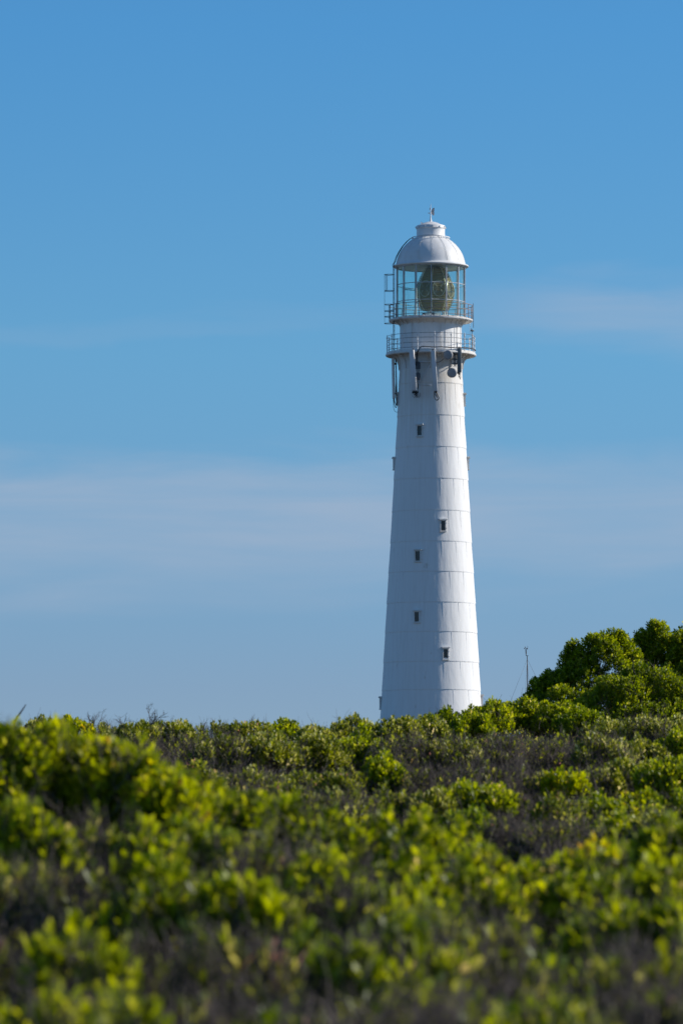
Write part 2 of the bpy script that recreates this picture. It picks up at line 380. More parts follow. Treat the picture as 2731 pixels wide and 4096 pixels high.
for k in range(16):
    if bk0 is None:
        bk0 = fin([(rp(126.2), Z(1476)), (rp(128), Z(1455)), (rp(133), Z(1441)), (rp(143), Z(1430)), (rp(158), Z(1421)), (rp(171), Z(1416))], .05, .05, lambda f: .085).build('bracket', M_SOFFIT, lower, angle=30); bk0.rotation_euler = (0,0,R(4+11.25))
    else: dup(bk0, lower, None, (0,0,R(4+11.25+22.5*k)))
RR2 = rp(175)
m = MB()
for k, py in enumerate((1329.5, 1348, 1367.5, 1386.5)):
    m.ring(RR2, Z(py, RR2), .014, 96, 6)
m.build('railing_bars', M_STEEL, lower)
post0 = None
for k in range(16):
    a = R(4 + 22.5*k); p = pol(RR2, a, zd2)
    if post0 is None:
        m = MB()
        m.lathe([(.0,0),(.055,0),(.055,.05),(.03,.09),(.03,.30),(.042,.32),(.03,.34),(.028,.60),(.042,.62),(.028,.64),(.028,.90),(.046,.93),(.052,.965),(.04,1.0),(.02,1.02),(.03,1.05),(.022,1.09),(.004,1.17),(0,1.175)], 12)
        post0 = m.build('railing_post', M_RAILW, lower); post0.location = p
    else:
        dup(post0, lower, p)

# watch room drum
m = MB(); rd = rp(122.3)
m.lathe([(rp(124), zd2), (rp(124), zd2+.10), (rd, zd2+.12), (rd, Z(1296))], 128)
for k in range(16):
    a = R(5 + 22.5*k); w = .03
    vs = []
    for z in (zd2+.11, Z(1300)):
        for d, o in ((-w-.01,-.02),(-w,.022),(w,.022),(w+.01,-.02)): vs.append(pol(rd+o, a+d/rd, z))
    m.add(vs, [(0,1,5,4),(1,2,6,5),(2,3,7,6)])
room = m.build('watch_room', M_WHITE, LH, angle=25)
for a in (-38, 18, 57):
    m = MB(); m.tube([pol(rd+.05, R(a), zd2+.05), pol(rd+.05, R(a), Z(1305))], .022, 6); m.build('conduit', M_RAILW, room)

# lantern gallery: flared soffit with radial ribs, thin deck, pipe railing
zd1 = Z(1262, rp(167))
m = MB()
sof = [(rp(122.3), Z(1302)), (rp(123.5), Z(1298)), (rp(128), Z(1291)), (rp(138), Z(1281.5)), (rp(152), Z(1275)), (rp(163), zd1-.15), (rp(166), zd1-.12), (rp(167.8), zd1-.09), (rp(167.8), zd1-.01), (rp(166.5), zd1), (rp(60), zd1)]
m.lathe(sof, 128)
upper = m.build('lantern_gallery', M_SOFFIT, LH, angle=35)
rb0 = None
for k in range(28):
    if rb0 is None:
        rb0 = fin([(rp(123), Z(1300)), (rp(125.5), Z(1294)), (rp(131), Z(1287)), (rp(141), Z(1280)), (rp(154), Z(1274.5)), (rp(164), zd1-.13)], .04, .035, lambda f: .10-.08*f*f).build('rib', M_SOFFIT, upper, angle=30); rb0.rotation_euler = (0,0,R(1))
    else: dup(rb0, upper, None, (0,0,R(1+360/28*k)))
m = MB(); RR1 = rp(167)
for h, rd_ in ((.86,.02),(.52,.016),(.17,.016)):
    m.ring(RR1, zd1+h, rd_, 96, 6)
m.build('railing_bars', M_RUST, upper)
post1 = None
for k in range(18):
    a = R(3 + 20*k); p = pol(RR1, a, zd1-.03)
    if post1 is None:
        m = MB(); m.tube([(0,0,0),(0,0,.88)], .02, 8); post1 = m.build('railing_post', M_RUST, upper); post1.location = p
    else: dup(post1, upper, p)

# lantern: cylinder of panes in fourteen uprights and two hoops
zg0, zg1 = zd1 + .01, Z(1068)
RG = rp(137.5)
m = MB()
for k in range(14):
    a0, a1 = R(360/14*k), R(360/14*(k+1))
    m.add([pol(RG-.02, a0, zg0), pol(RG-.02, a1, zg0), pol(RG-.02, a1, zg1), pol(RG-.02, a0, zg1)], [(0,1,2,3)])
glass = m.build('lantern_glass', M_GLASS, LH, smooth=False)
m = MB()
for k in range(14):
    a = R(360/14*k); m.box(pol(RG, a, (zg0+zg1)/2), (.055, .10, zg1-zg0), rot=a)
for py in (1127, 1196):
    z = Z(py, RG)
    pts = [pol(RG+.012, R(360/14*k), z) for k in range(14)]
    m.tube(pts, .026, 6, closed=True)
m.lathe([(RG-.07, zg0-.004),(RG+.06, zg0-.004),(RG+.06, zg0+.07),(RG-.07, zg0+.07)], 84, closed=True)
m.lathe([(RG-.07, zg1-.09),(RG+.05, zg1-.09),(RG+.05, zg1),(RG-.07, zg1)], 84, closed=True)
m.build('glazing_bars', M_BAR, LH, smooth=False)

# roof: soffit, rim, dome with riveted seams, ventilator with cap
m = MB(); zr = Z(1064)
dome = [(rp(148.5), zr-.09), (rp(151), zr-.06), (rp(151.5), zr-.02), (rp(150), zr+.015), (rp(143), zr+.04), (rp(139), zr+.10), (rp(137.5), Z(1052)), (rp(135), Z(1040)), (rp(129.5), Z(1023)), (rp(121.5), Z(1007)), (rp(111), Z(992)), (rp(99.5), Z(979)), (rp(87), Z(968)), (rp(74), Z(959)), (rp(66), Z(954.5)), (rp(60), Z(951)), (rp(56), Z(951))]
m.lathe(dome + [(rp(50), Z(951))], 112)
m.lathe([(rp(148.5), zr-.09), (rp(130), zr-.11), (rp(128), zr-.05), (rp(60), zr-.02), (.01, zr-.02)], 112)
roof = m.build('lantern_roof', M_WHITE, LH, angle=35)
m = MB()
for k in range(14):
    a = R(360/14*k + 1.5)
    pts = [pol(r+.004, a, z) for r, z in dome[6:-1]]
    m.tube([pol(r-.010, a, z) for r, z in dome[6:-1]], .018, 5)
    for i in range(len(pts)-1):                 # rivet heads either side of the seam
        for f in np.linspace(0, 1, 5)[:-1]:
            q = Vector(pts[i]).lerp(Vector(pts[i+1]), f); rr = math.hypot(q.x, q.y)
            for s in (-1, 1):
                c = pol(rr+.006, a + s*.055/max(rr,.3), q.z); m.box(c, (.016,.016,.016), rot=a)
m.build('roof_seams', M_WHITE, roof)
m = MB()
m.lathe([(rp(59), Z(952)), (rp(56.5), Z(946)), (rp(56.5), Z(917)), (rp(59), Z(915.5)), (rp(60), Z(914)), (rp(59), Z(912)), (rp(57.5), Z(905)), (rp(56), Z(903)), (rp(50), Z(901.5)), (rp(40), Z(897.5)), (rp(28), Z(892)), (rp(14), Z(888)), (rp(4), Z(887)), (.001, Z(887))], 96)
for k in range(12):
    a = R(30*k + 7); m.box(pol(rp(60), a, Z(910)), (.05,.06,.09), rot=a)
vent = m.build('ventilator', M_WHITE, roof, angle=35)
m = MB(); m.lathe([(rp(57.2), Z(947.5)), (rp(57.2), Z(945.6))], 96); m.build('ventilator_slot', M_STEEL, roof)
m = MB(); m.box((rp(-35), -.1, Z(893)), (.16,.05,.06), rot=.4); m.box((rp(-37.5), -.1, Z(891.5)), (.05,.05,.12)); m.build('lifting_lug', M_WHITE, roof, smooth=False)
m = MB(); m.ring(rp(75), Z(951), .03, 84, 6)
for k in range(14):
    a = R(360/14*k + 8); m.tube([pol(rp(73), a, Z(959)), pol(rp(75), a, Z(951))], .02, 5)
m.build('roof_handrail', M_WHITE, roof)

# weather vane
m = MB(); zv = Z(887)
m.lathe([(rp(6), zv-.02), (rp(4.3), zv+.08), (rp(2.6), zv+.26), (rp(1.9), zv+.5), (rp(1.7), Z(854)), (rp(2.2), Z(852)), (rp(1.4), Z(848)), (rp(1.2), Z(820)), (.002, Z(814.5))], 14)
vane = m.build('weather_vane', M_WHITE, LH)
m = MB()
zc = Z(852)
pl = [(.05,-.05),(.16,-.16),(.23,-.10),(.215,.05),(.235,.33),(.15,.32),(.08,.24),(.03,.06)]
vs = [(x, -.01 + .05*math.sin(x*9), zc+z) for x, z in pl] + [(x, .006 + .05*math.sin(x*9), zc+z) for x, z in pl]
n = len(pl); m.add(vs, [tuple(range(n)), tuple(range(2*n-1, n-1, -1))] + [(i, (i+1) % n, n+(i+1) % n, n+i) for i in range(n)])
m.build('vane_tail', M_VANE, vane, smooth=False)
m = MB(); m.tube([(-.05,0,zc),(-.11,0,zc-.01)], .02, 6)
m.add([(-.10,-.03,zc+.06),(-.10,.03,zc+.06),(-.10,.03,zc-.07),(-.10,-.03,zc-.07),(-.17,0,zc-.01)], [(0,1,4),(1,2,4),(2,3,4),(3,0,4),(0,3,2,1)])
m.build('vane_pointer', M_WHITE, vane, smooth=False)
m = MB(); m.box((-.05,-.02,Z(836)), (.045,.04,.14)); m.build('vane_clip', M_WHITE, vane, smooth=False)

# outside ladder with its safety hoops, up the left flank and over the dome
LA = R(-80)
def lp(out, side, z):                         # out from axis in metres, side along the tangent
    c = pol(out, LA, z); return (c[0] + math.cos(LA)*side, c[1] + math.sin(LA)*side, z)
ladder = None
m = MB(); ro = rp(150)
for s in (-.19, .19):
    m.tube([lp(ro, s, zd2), lp(ro, s, Z(1075)), lp(rp(152.5), s, zr+.05), lp(rp(146), s, Z(1051)), lp(rp(139), s, Z(1030)), lp(rp(128), s, Z(1009)), lp(rp(113), s, Z(986)), lp(rp(96), s, Z(967)), lp(rp(80), s, Z(954))], .022, 6)
z = zd2 + .25
while z < Z(1080):
    m.tube([lp(ro, -.19, z), lp(ro, .19, z)], .013, 5); z += .29
for (r_, py) in ((146,1051),(139,1030),(128,1009),(113,986),(96,967)):
    m.tube([lp(rp(r_), -.19, Z(py)), lp(rp(r_), .19, Z(py))], .013, 5)
ladder = m.build('ladder', M_STEEL, LH)
m = MB(); hr = .30
def hoop(z, w=.02):
    pts = [lp(ro, -.19, z)] + [lp(ro + .29 - .29*math.cos(t), -.30*math.sin(t)*1.0, z) for t in np.linspace(.7, 2*math.pi-.7, 20)] + [lp(ro, .19, z)]
    m.tube(pts, w, 6)
hz = [Z(q) for q in (1102, 1167, 1221.5, 1247.5, 1270, 1297)]
for z in hz: hoop(z)
m.tube([lp(ro+.58, 0, hz[0]), lp(ro+.58, 0, hz[-1])], .010, 5)
for t in (2.2, 2*math.pi-2.2):
    m.tube([lp(ro+.29-.29*math.cos(t), -.3*math.sin(t), hz[0]), lp(ro+.29-.29*math.cos(t), -.3*math.sin(t), hz[1])], .016, 5)
m.build('safety_cage', M_STEEL, ladder)

# whip aerials at the right of the galleries
m = MB()
m.tube([pol(rp(170), R(86), Z(1214)), pol(rp(170), R(86), Z(1312))], .018, 6)
m.box(pol(rp(166), R(84), Z(1325)), (.22,.1,.07)); m.tube([pol(rp(165), R(84), Z(1318)), pol(rp(165), R(84), Z(1398))], .022, 6); m.tube([pol(rp(162), R(84), Z(1325)), pol(rp(162), R(84), Z(1316))], .025, 6)
m.build('aerial_mount', M_STEEL, LH)
m = MB(); m.tube([pol(rp(156), R(84), Z(1278)), pol(rp(156), R(84), Z(1336))], .012, 6); m.build('whip_aerial', M_RAILW, LH)

# pedestal under the lens, lantern floor fittings and the great door frame on the back of the lantern
m = MB()
m.lathe([(.75, zd1+.004), (.75, zd1+.22), (.55, zd1+.24), (.5, zd1+.42), (.001, zd1+.42)], 40)
for k in range(9):
    a = R(40*k+11); m.box(pol(.98, a, zd1+.17), (.10,.12,.33), rot=a)
m.build('lens_pedestal', M_BOX, LH)
for a, sx, sz in ((17,.34,.18),(40,.26,.24),(-8,.3,.12)):
    m = MB(); c = pol(1.35, R(a), zd1+sz/2+.14); m.box(c, (sx,.22,sz), rot=R(a)); m.box(pol(1.35, R(a-4), zd1+.075), (.06,.06,.15)); m.box(pol(1.35, R(a+4), zd1+.075), (.06,.06,.15)); m.build('cabinet', M_WHITE, LH, smooth=False)
m = MB(); m.box(pol(RG-.05, R(180+53), (zg0+Z(1135))/2), (.12,.09,Z(1135)-zg0), rot=R(233)); m.box(pol(RG-.04, R(180+39), Z(1148)), (1.0,.05,.05), rot=R(219)); m.build('lantern_door', M_STEEL, LH, smooth=False)

# ------------------------------------------------------------------ the great lens: things of its own inside the lantern
zc = Z(1160)
LENS = empty('fresnel_lens', (LX + rp(17), LY, LZ + zd1 + .42)); lz = zc - (zd1 + .42)
tag(LENS, 'large egg-shaped olive glass lens with bullseye rings inside the lighthouse lantern', 'lighthouse lens')
RB = rp(76)
EG = [(1242,52),(1234,60),(1220,67.5),(1205,72.5),(1185,75.6),(1168,76),(1150,74.5),(1130,69),(1110,61),(1092,51.5),(1078,43),(1071,36)]
EZ = [Z(a)-zc for a, b in EG]; ER = [rp(b) for a, b in EG]
def egg(t):
    zt = EZ[0] + (EZ[-1]-EZ[0])*(t+1)/2
    return float(np.interp(zt, EZ, ER)), zt
def egz(z): return float(np.interp(z, EZ, ER))/RB
m = MB(); pr = []
for i, t in enumerate(np.linspace(-1, 1, 46)):
    r, z = egg(t); g = .05 if i % 2 else 0
    pr.append((r - g, z + lz))
pr.append((.001, pr[-1][1])); pr.insert(0, (.001, pr[0][1]))
OFF = R(-34)
def facet(a):
    b = (a - OFF + math.pi/8) % (math.pi/4) - math.pi/8
    return .965*math.cos(math.pi/8)/math.cos(b) + .03
m.lathe(pr, 96, rfun=facet)
m.build('lens_body', M_LENS, LENS, angle=14)
m = MB()
for k in range(8):
    a = OFF + math.pi/4*k
    n = Vector(pol(1, a, 0)); t = Vector((math.cos(a), math.sin(a), 0)); dist = RB*.93+.055
    for q in range(1, 8):
        rad = .062*q
        pts = []
        for i in range(36):
            c, s = math.cos(2*math.pi*i/36)*rad, math.sin(2*math.pi*i/36)*rad
            rr = egz(s)
            p = n*(dist*rr) + t*c*.86; pts.append((p.x, p.y, lz + s))
        m.tube(pts, .022, 5, closed=True)
m.build('bullseye_rings', M_LENS, LENS)
m = MB()
for k in range(8):
    a = OFF + math.pi/8 + math.pi/4*k
    pts = [pol(egg(t)[0]*facet(a)+.012, a, egg(t)[1]+lz) for t in np.linspace(-.99,.99,26)]
    m.tube(pts, .019, 6)
    a = OFF + math.pi/4*k; n = Vector(pol(1, a, 0)); t = Vector((math.cos(a), math.sin(a), 0))
    pts = []
    for i in range(32):
        c, s = math.cos(2*math.pi*i/32)*.44, math.sin(2*math.pi*i/32)*.5
        p = n*(RB*.985*egz(s)) + t*c*.86; pts.append((p.x, p.y, lz+s))
    m.tube(pts, .013, 5, closed=True)
    for an in (R(38), R(142), R(218), R(322)):
        c0, s0, c1, s1 = math.cos(an)*.16, math.sin(an)*.16, math.cos(an)*.45, math.sin(an)*.62
        p0 = n*(RB*1.0) + t*c0; p1 = n*(RB*.965*egz(s1)) + t*c1*.86
        m.tube([(p0.x,p0.y,lz+s0),(p1.x,p1.y,lz+s1)], .010, 5)
m.build('lens_frame', M_BRASS, LENS)

# ------------------------------------------------------------------ aerials hung below the lower gallery
def tw(px, py, out):                          # world point at a pixel, OUT metres in front of the tower's axis
    return at(px, py, TD - out)
def hang(name, label, cat, p0, p1, w, d, mt, rot, group, twist=0.0, cables=True):
    """a tall panel aerial between top p0 and foot p1 (world), on a pipe with clamps"""
    p0, p1 = Vector(p0), Vector(p1)
    e = empty(name, p1); tag(e, label, cat, group)
    ax = (p0 - p1); L = ax.length; q = ax.to_track_quat('Z', 'Y')
    def place(x, y, z):
        v = Vector((x*math.cos(rot)-y*math.sin(rot), x*math.sin(rot)+y*math.cos(rot), z)); v = Vector((v.x, v.y, 0)) + ax.normalized()*z; return v
    # radome: rounded box section swept along the axis
    m = MB(); sec = []
    for an in np.linspace(0, 2*math.pi, 20, endpoint=False):
        c, s = math.cos(an), math.sin(an)
        sec.append((w/2*math.copysign(abs(c)**.35, c), d/2*math.copysign(abs(s)**.35, s)))
    vs = []
    for z, k in ((0,.94),(.02,1),(L-.02,1),(L,.94)):
        for x, y in sec: vs.append(place(x*k, y*k, z))
    n = len(sec); fs = [tuple(range(n))[::-1], tuple(range(3*n, 4*n))]
    for i in range(3):
        for k in range(n): fs.append((i*n+k, i*n+(k+1) % n, (i+1)*n+(k+1) % n, (i+1)*n+k))
    m.add(vs, fs); m.build('radome', mt, e, angle=50)
    m = MB(); by = d/2 + .13
    m.tube([place(.02, by, -.12), place(.02, by, L+.12)], .034, 8)
    m.build('support_pipe', M_STEEL, e)
    for z in (.12*L, .86*L):
        m = MB(); c = place(.01, d/2+.07, z); m.box(c, (.09,.2,.10), rot=rot); m.box((c.x, c.y, c.z+.06), (.12,.05,.03), rot=rot); m.build('clamp', M_STEEL, e, smooth=False)
    if cables:
        m = MB()
        for i in range(4):
            x = -w*.3 + w*.2*i
            m.tube([place(x, 0, .0), place(x, 0, -.09)], .02, 6)
            m.tube([place(x, 0, -.08), place(x+.03, .04, -.22-.03*i), place(x*.4+.06, .09, -.30-.04*i), place(.07, by, -.2), place(.06, by+.02, .1), place(.05, by+.02, L*.55)], .011, 5)
        m.build('feeder_cables', M_BLACK, e)
    return e
G1 = 'panel aerials hung below the lower gallery'
hang('panel_antenna', 'long grey-backed panel aerial hanging clear of the left edge of the tower', 'antenna', tw(1571,1433,.35), tw(1574.5,1594,.30), .22, .12, M_SOFFIT, R(-62), G1)
hang('panel_antenna', 'slanting white panel aerial beside stacked dark radio boxes', 'antenna', tw(1646,1400,3.0), tw(1656.5,1562,2.62), .31, .19, M_PANEL, R(-24), G1)
hang('panel_antenna', 'slanting white panel aerial with black cable loop under it, nearest the middle of the tower', 'antenna', tw(1731,1402,3.02), tw(1741,1564,2.64), .27, .18, M_PANEL, R(6), G1)
hang('panel_antenna', 'short panel aerial darkened for shade beside the two round dishes', 'antenna', tw(1836.5,1393,2.2), tw(1836,1490,2.1), .25, .16, M_PANEL_SHADED, R(12), G1)

def dish(px, py, out, rad_px, label, depth=.2, yaw=-12):
    p = tw(px, py, out); r = rad_px*MPP
    e = empty('dish_antenna', p); tag(e, label, 'dish antenna', 'round dishes below the lower gallery'); e.rotation_euler = (R(3), 0, R(yaw))
    m = MB(); pr = [(.001,-.05),(r*.6,-.045),(r*.93,-.02),(r*.985,0),(r,.02),(r,depth*.7),(r*.9,depth*.85),(r*.4,depth+.06),(.001,depth+.08)]
    vs = []; n = 40; fs = []
    for rr, y in pr:
        for k in range(n): vs.append((rr*math.cos(2*math.pi*k/n), y, rr*math.sin(2*math.pi*k/n)))
    for i in range(len(pr)-1):
        for k in range(n): fs.append((i*n+k, i*n+(k+1) % n, (i+1)*n+(k+1) % n, (i+1)*n+k))
    m.add(vs, fs); m.build('reflector', M_DISH, e, angle=50)
    m = MB(); m.tube([(0,depth,0),(.1,depth+.2,0),(.30,depth+.26,.0)], .04, 8); m.box((.12,depth+.16,0),(.16,.14,.2)); m.build('dish_bracket', M_STEEL, e)
    return e
dish(1790.5, 1420, 2.78, 18.5, 'grey round drum dish just under the gallery deck, upper of two')
dish(1805.7, 1491, 2.30, 19.5, 'grey round drum dish with white rim, lower of two', .24)
# pipe that carries the dishes
e = empty('mounting_pipe', tw(1818, 1466, 1.98)); tag(e, 'short dark mounting pipe with clamps between the dishes and the dark aerial', 'mounting pipe')
ez = Vector(e.location); m = MB(); t = Vector(tw(1818, 1403, 1.98)) - ez
m.tube([(0,0,0), t], .045, 10); m.build('pipe', M_STEEL, e)
for f in (.18, .45, .8):
    m = MB(); m.box(t*f, (.17,.16,.12)); m.box(t*f + Vector((.14,.06,0)), (.2,.06,.06)); m.box(t*f + Vector((-.12,.03,.02)), (.12,.05,.05)); m.build('clamp', M_BOX, e, smooth=False)
m = MB(); m.tube([t*.5, t*.5+Vector((-.25,-.02,-.05)), t*.3+Vector((-.2,0,-.22)), t*.1+Vector((.05,0,-.2)), t*.35+Vector((.16,0,0))], .013, 5)
m.tube([t*.1, t*.1+Vector((0,.5,.1))], .03, 6); m.tube([t*.85, t*.85+Vector((0,.5,.05))], .03, 6); m.build('loose_cable', M_BLACK, e)

# stacked radio boxes on a pipe and their brace
e = empty('radio_unit_stack', tw(1671, 1556, 2.0)); tag(e, 'stack of dark radio boxes on a pipe beside the left white panel aerial', 'radio unit')
o0 = Vector(e.location)
m = MB(); m.tube([(0,0,0), Vector(tw(1668, 1385, 2.05)) - o0], .03, 8); m.build('pipe', M_STEEL, e)
for (px, py, w, h) in ((1670,1463,.30,.40),(1671,1507,.27,.40)):
    m = MB(); c = Vector(tw(px, py, 2.22)) - o0; m.box(c, (w,.2,h), rot=R(-15)); m.box(c + Vector((.02,-.11,0)), (w*.7,.03,h*.85), rot=R(-15))
    m.box(c + Vector((0,0,h/2+.03)), (w*.8,.18,.05), rot=R(-15))
    for s in (-.08, 0, .08): m.tube([c+Vector((s,0,-h/2)), c+Vector((s,0,-h/2-.16))], .02, 6)
    m.build('radio_box', M_BOX, e, smooth=False, bevel=.012)
m = MB(); c = Vector(tw(1660, 1569, 2.15)) - o0; m.box(c, (.40,.12,.10)); m.box(c+Vector((.05,0,-.08)), (.1,.1,.12))
for s in (-.15,-.05,.06,.14):
    m.tube([c+Vector((s,0,-.02)), c+Vector((s*1.1,.02,-.24)), c+Vector((s+.09,.02,-.33)), c+Vector((s+.17,.02,-.24)), c+Vector((s+.12,.02,0))], .010, 5)
m.tube([c+Vector((.17,0,0)), c+Vector((.2,.02,.35)), c+Vector((.14,0,.7))], .02, 6)
m.build('connector_box', M_BLACK, e)
m = MB(); a = Vector(tw(1673,1541,1.95)) - o0; b = Vector(tw(1724,1450,2.05)) - o0; m.tube([a, b], .022, 6)
m.tube([Vector(tw(1676,1447,2.1))-o0, Vector(tw(1729,1446,2.1))-o0], .03, 6); m.tube([Vector(tw(1676,1408,2.3))-o0, Vector(tw(1729,1406,2.3))-o0], .022, 6)
m.tube([Vector(tw(1676,1540,1.99))-o0, Vector(tw(1727,1540,1.99))-o0], .02, 6)
m.build('brace', M_PANEL, e)
# cables: along the deck rim, the loop, and those dangling at the left
def cable(pts, rad, label):
    o = Vector(pts[0]); m = MB()
    P = [Vector(p) - o for p in pts]; Q = []
    for i in range(len(P)-1):                    # Catmull-Rom
        p0, p1, p2, p3 = P[max(i-1,0)], P[i], P[i+1], P[min(i+2,len(P)-1)]
        for t in np.linspace(0, 1, 7)[:-1]:
            Q.append(.5*((2*p1) + (p2-p0)*t + (2*p0-5*p1+4*p2-p3)*t*t + (3*p1-p0-3*p2+p3)*t**3))
    Q.append(P[-1]); m.tube(Q, rad, 6)
    ob = m.build('cable', M_BLACK, None); ob.location = o; tag(ob, label, 'cable')
    return ob
def onrim(px, py, extra=.05):
    x = (px-1723.5)*MPP; r = rp(180)+extra; return at(px, py, TD - math.sqrt(max(r*r-x*x, .02)))
cable([tw(1665,1462,2.35), tw(1665,1420,2.55), onrim(1672,1402), onrim(1684,1387), onrim(1705,1386), onrim(1735,1388), onrim(1765,1387), onrim(1800,1390), onrim(1840,1390), onrim(1870,1391), onrim(1895,1397), onrim(1901,1403,.02)], .028, 'thick black cable running along the rim of the lower gallery deck')
cable([tw(1736,1568,2.62), tw(1737,1590,2.6), tw(1745,1601,2.55), tw(1753,1596,2.55), tw(1754,1586,2.55), tw(1747,1572,2.52), tw(1744,1562,2.5)], .028, 'black cable loop hanging under the middle white panel aerial')
cable([tw(1572,1596,.35), tw(1573,1620,.4), tw(1576,1640,.5), tw(1583,1648,.6), tw(1591,1648,.7)], .014, 'thin black cable trailing under the left panel aerial to the tower wall')
cable([tw(1575,1596,.35), tw(1576,1616,.35), tw(1582,1630,.4), tw(1586,1622,.4), tw(1584,1600,.4), tw(1582,1560,.4), tw(1585,1500,.4), tw(1580,1440,.4)], .022, 'black cable looping behind the left panel aerial')
cable([tw(1742,1450,2.25), tw(1756,1448,2.15), tw(1768,1440,2.2), tw(1776,1432,2.45), tw(1782,1430,2.65)], .018, 'black cable drooping from the middle white aerial to the upper dish')

# ------------------------------------------------------------------ anemometer mast behind the bushes
MD = 230.0
mp = MD / CT / F
b = at(2110, 2900, MD)
MAST = empty('weather_mast', b); tag(MAST, 'slim rusty guyed mast topped with wind cups, right of the lighthouse', 'weather mast')
def ml(px, py): return Vector(at(px, py, MD) - b)
m = MB(); top = ml(2107, 2624); m.tube([ml(2110,2960), ml(2108.6,2770), ml(2107.6,2690), top], [.022,.019,.017,.016], 8); m.build('pole', M_PIPE, MAST)
m = MB(); m.tube([ml(2101.5,2622.5), ml(2112,2623)], .012, 6); m.tube([ml(2103,2623), ml(2101.8,2605), ml(2102.2,2596)], [.015,.018,.02], 8); m.tube([ml(2102.8,2614), ml(2102,2597)], .023, 8); m.build('sensor_arm', M_STEEL, MAST)
m = MB(); c = ml(2101.6, 2594); 
for d in ((-.055,0,0), (-.02,.02,.045), (.05,-.04,-.005)):
    v = Vector(d); m.tube([c, c+v*.8], .006, 5); m.tube([c+v*.8, c+v*1.35], [.012,.026], 8)
m.build('anemometer_cups', M_STEEL, MAST)
m = MB(); m.tube([ml(2102,2593), ml(2109,2592)], .006, 5); m.box(ml(2109,2592), (.014,.012,.16)); m.box(ml(2106,2594), (.03,.02,.03)); m.build('wind_vane', M_VANE, MAST, smooth=False)
g0 = ml(2107.5, 2637)
for (px, py, yo) in ((2042,2800,-.6), (2092,2840,-1.6), (2121,2780,1.2), (2160,2740,.4)):
    e_ = ml(px, py); e_ = g0 + (e_-g0)*1.35; e_.y += yo
    m = MB(); m.tube([g0, e_], .0045, 4); m.build('guy_wire', M_STEEL, MAST)
#@@PART3
# ------------------------------------------------------------------ terrain
rs = np.random.RandomState(11)
S_PX = np.array([-900,0,172,274,380,529,689,861,1000,1155,1300,1400,1522,1580,1691,1755,1812,1900,1980,2090,2218,2292,2356,2450,2536,2650,2731,3600.])
S_PY = np.array([2885,2880,2868,2862,2872,2881,2877,2881,2884,2876,2898,2870,2877,2862,2876,2848,2841,2832,2800,2792,2803,2819,2850,2874,2862,2864,2866,2860.])
F_PX = np.array([-900,0,200,287,357,510,600,700,829,906,964,1142,1295,1474,1602,1716,1800,1853,1978,2067,2156,2305,2400,2513,2600,2731,3600.])
F_PY = np.array([2885,2890,2887,2890,2906,2945,3010,3045,3098,3125,3165,3170,3222,3254,3262,3255,3262,3285,3360,3432,3418,3390,3340,3313,3285,3266,3250.])
def smooth_tab(px, py, w):
    g = np.arange(-900, 3601, 25.); v = np.interp(g, px, py); k = int(w/25); ker = np.hanning(2*k+3); ker /= ker.sum()
    v = np.convolve(np.pad(v, k+1, 'edge'), ker, 'valid'); return g, v
SG, SV = smooth_tab(S_PX, S_PY, 150); FG, FV = smooth_tab(F_PX, F_PY, 200)
def z_at_row(px, py, Y):
    v = (H/2 - py) / F
    return CAM[2] + Y * (ST + v*CT) / (CT - v*ST)
def ground_z(x, y):
    """height of the soil: a low dune in front, a dip behind it, a long slope up to the skyline and a plateau behind"""
    x = np.asarray(x, float); y = np.asarray(y, float)
    Yc = np.clip(y, 14, 360); px = np.clip(W/2 + x/Yc*F*CT, -900, 3600)
    yf = np.interp(px, FG, FV); ys = np.interp(px, SG, SV)
    knots = [(14, lambda: 4560+0*px, .0), (20, lambda: 4230+0*px, .0), (25, lambda: 3750+.12*(yf-3200), .75), (31, lambda: yf+10, 1.0), (35, lambda: yf+120, .95), (41, lambda: yf+170, .85), (47, lambda: yf+95, .72),
             (90, lambda: ys+25, .72), (101, lambda: ys+34, .50), (125, lambda: ys*0+2890, .45), (200, lambda: ys*0+2935, .5), (360, lambda: ys*0+2958, .0)]
    Z_ = [z_at_row(px, kf(), Yk) - hh for Yk, kf, hh in knots]; Ys = [k[0] for k in knots]
    z = np.zeros_like(px)
    for i in range(len(Ys)-1):
        a, b = Ys[i], Ys[i+1]; sel = (Yc >= a) & (Yc <= b)
        t = (Yc - a) / (b - a); t = t*t*(3-2*t)*.35 + t*.65
        z = np.where(sel, Z_[i]*(1-t) + Z_[i+1]*t, z)
    t = np.clip(y/14, 0, 1); z = np.where(y < 14, np.minimum(z, z*t), z)
    t = np.clip((y-360)/500, 0, 1); z = np.where(y > 360, z*(1-t)**2 - 8*t, z)
    return z
def spaced(lim, core, step, n):
    c = np.arange(-core, core+1e-6, step); e = np.geomspace(core+step, lim, n); return np.concatenate([-e[::-1], c, e])
gx = spaced(6000, 14, .5, 26); gy = np.concatenate([-np.geomspace(6000, 3, 16), np.arange(0, 12, 2.), np.arange(12, 110, .6), np.geomspace(111, 6000, 46)])
GX, GY = np.meshgrid(gx, gy)
GZ_ = ground_z(GX, GY) + .03*np.sin(GX*2.1+GY*.7)*np.cos(GY*1.3-GX)*(np.abs(GX) < 40)
me = bpy.data.meshes.new('ground'); nx, ny = len(gx), len(gy)
idx = np.arange(nx*ny).reshape(ny, nx)
quads = np.stack([idx[:-1,:-1], idx[:-1,1:], idx[1:,1:], idx[1:,:-1]], -1).reshape(-1, 4)
me.from_pydata(np.stack([GX, GY, GZ_], -1).reshape(-1, 3).tolist(), [], quads.tolist())
me.materials.append(M_GROUND)
for p in me.polygons: p.use_smooth = True
gnd = bpy.data.objects.new('ground', me); COL.objects.link(gnd); tag(gnd, 'dark sandy soil under the coastal bushes', 'ground', kind='structure')

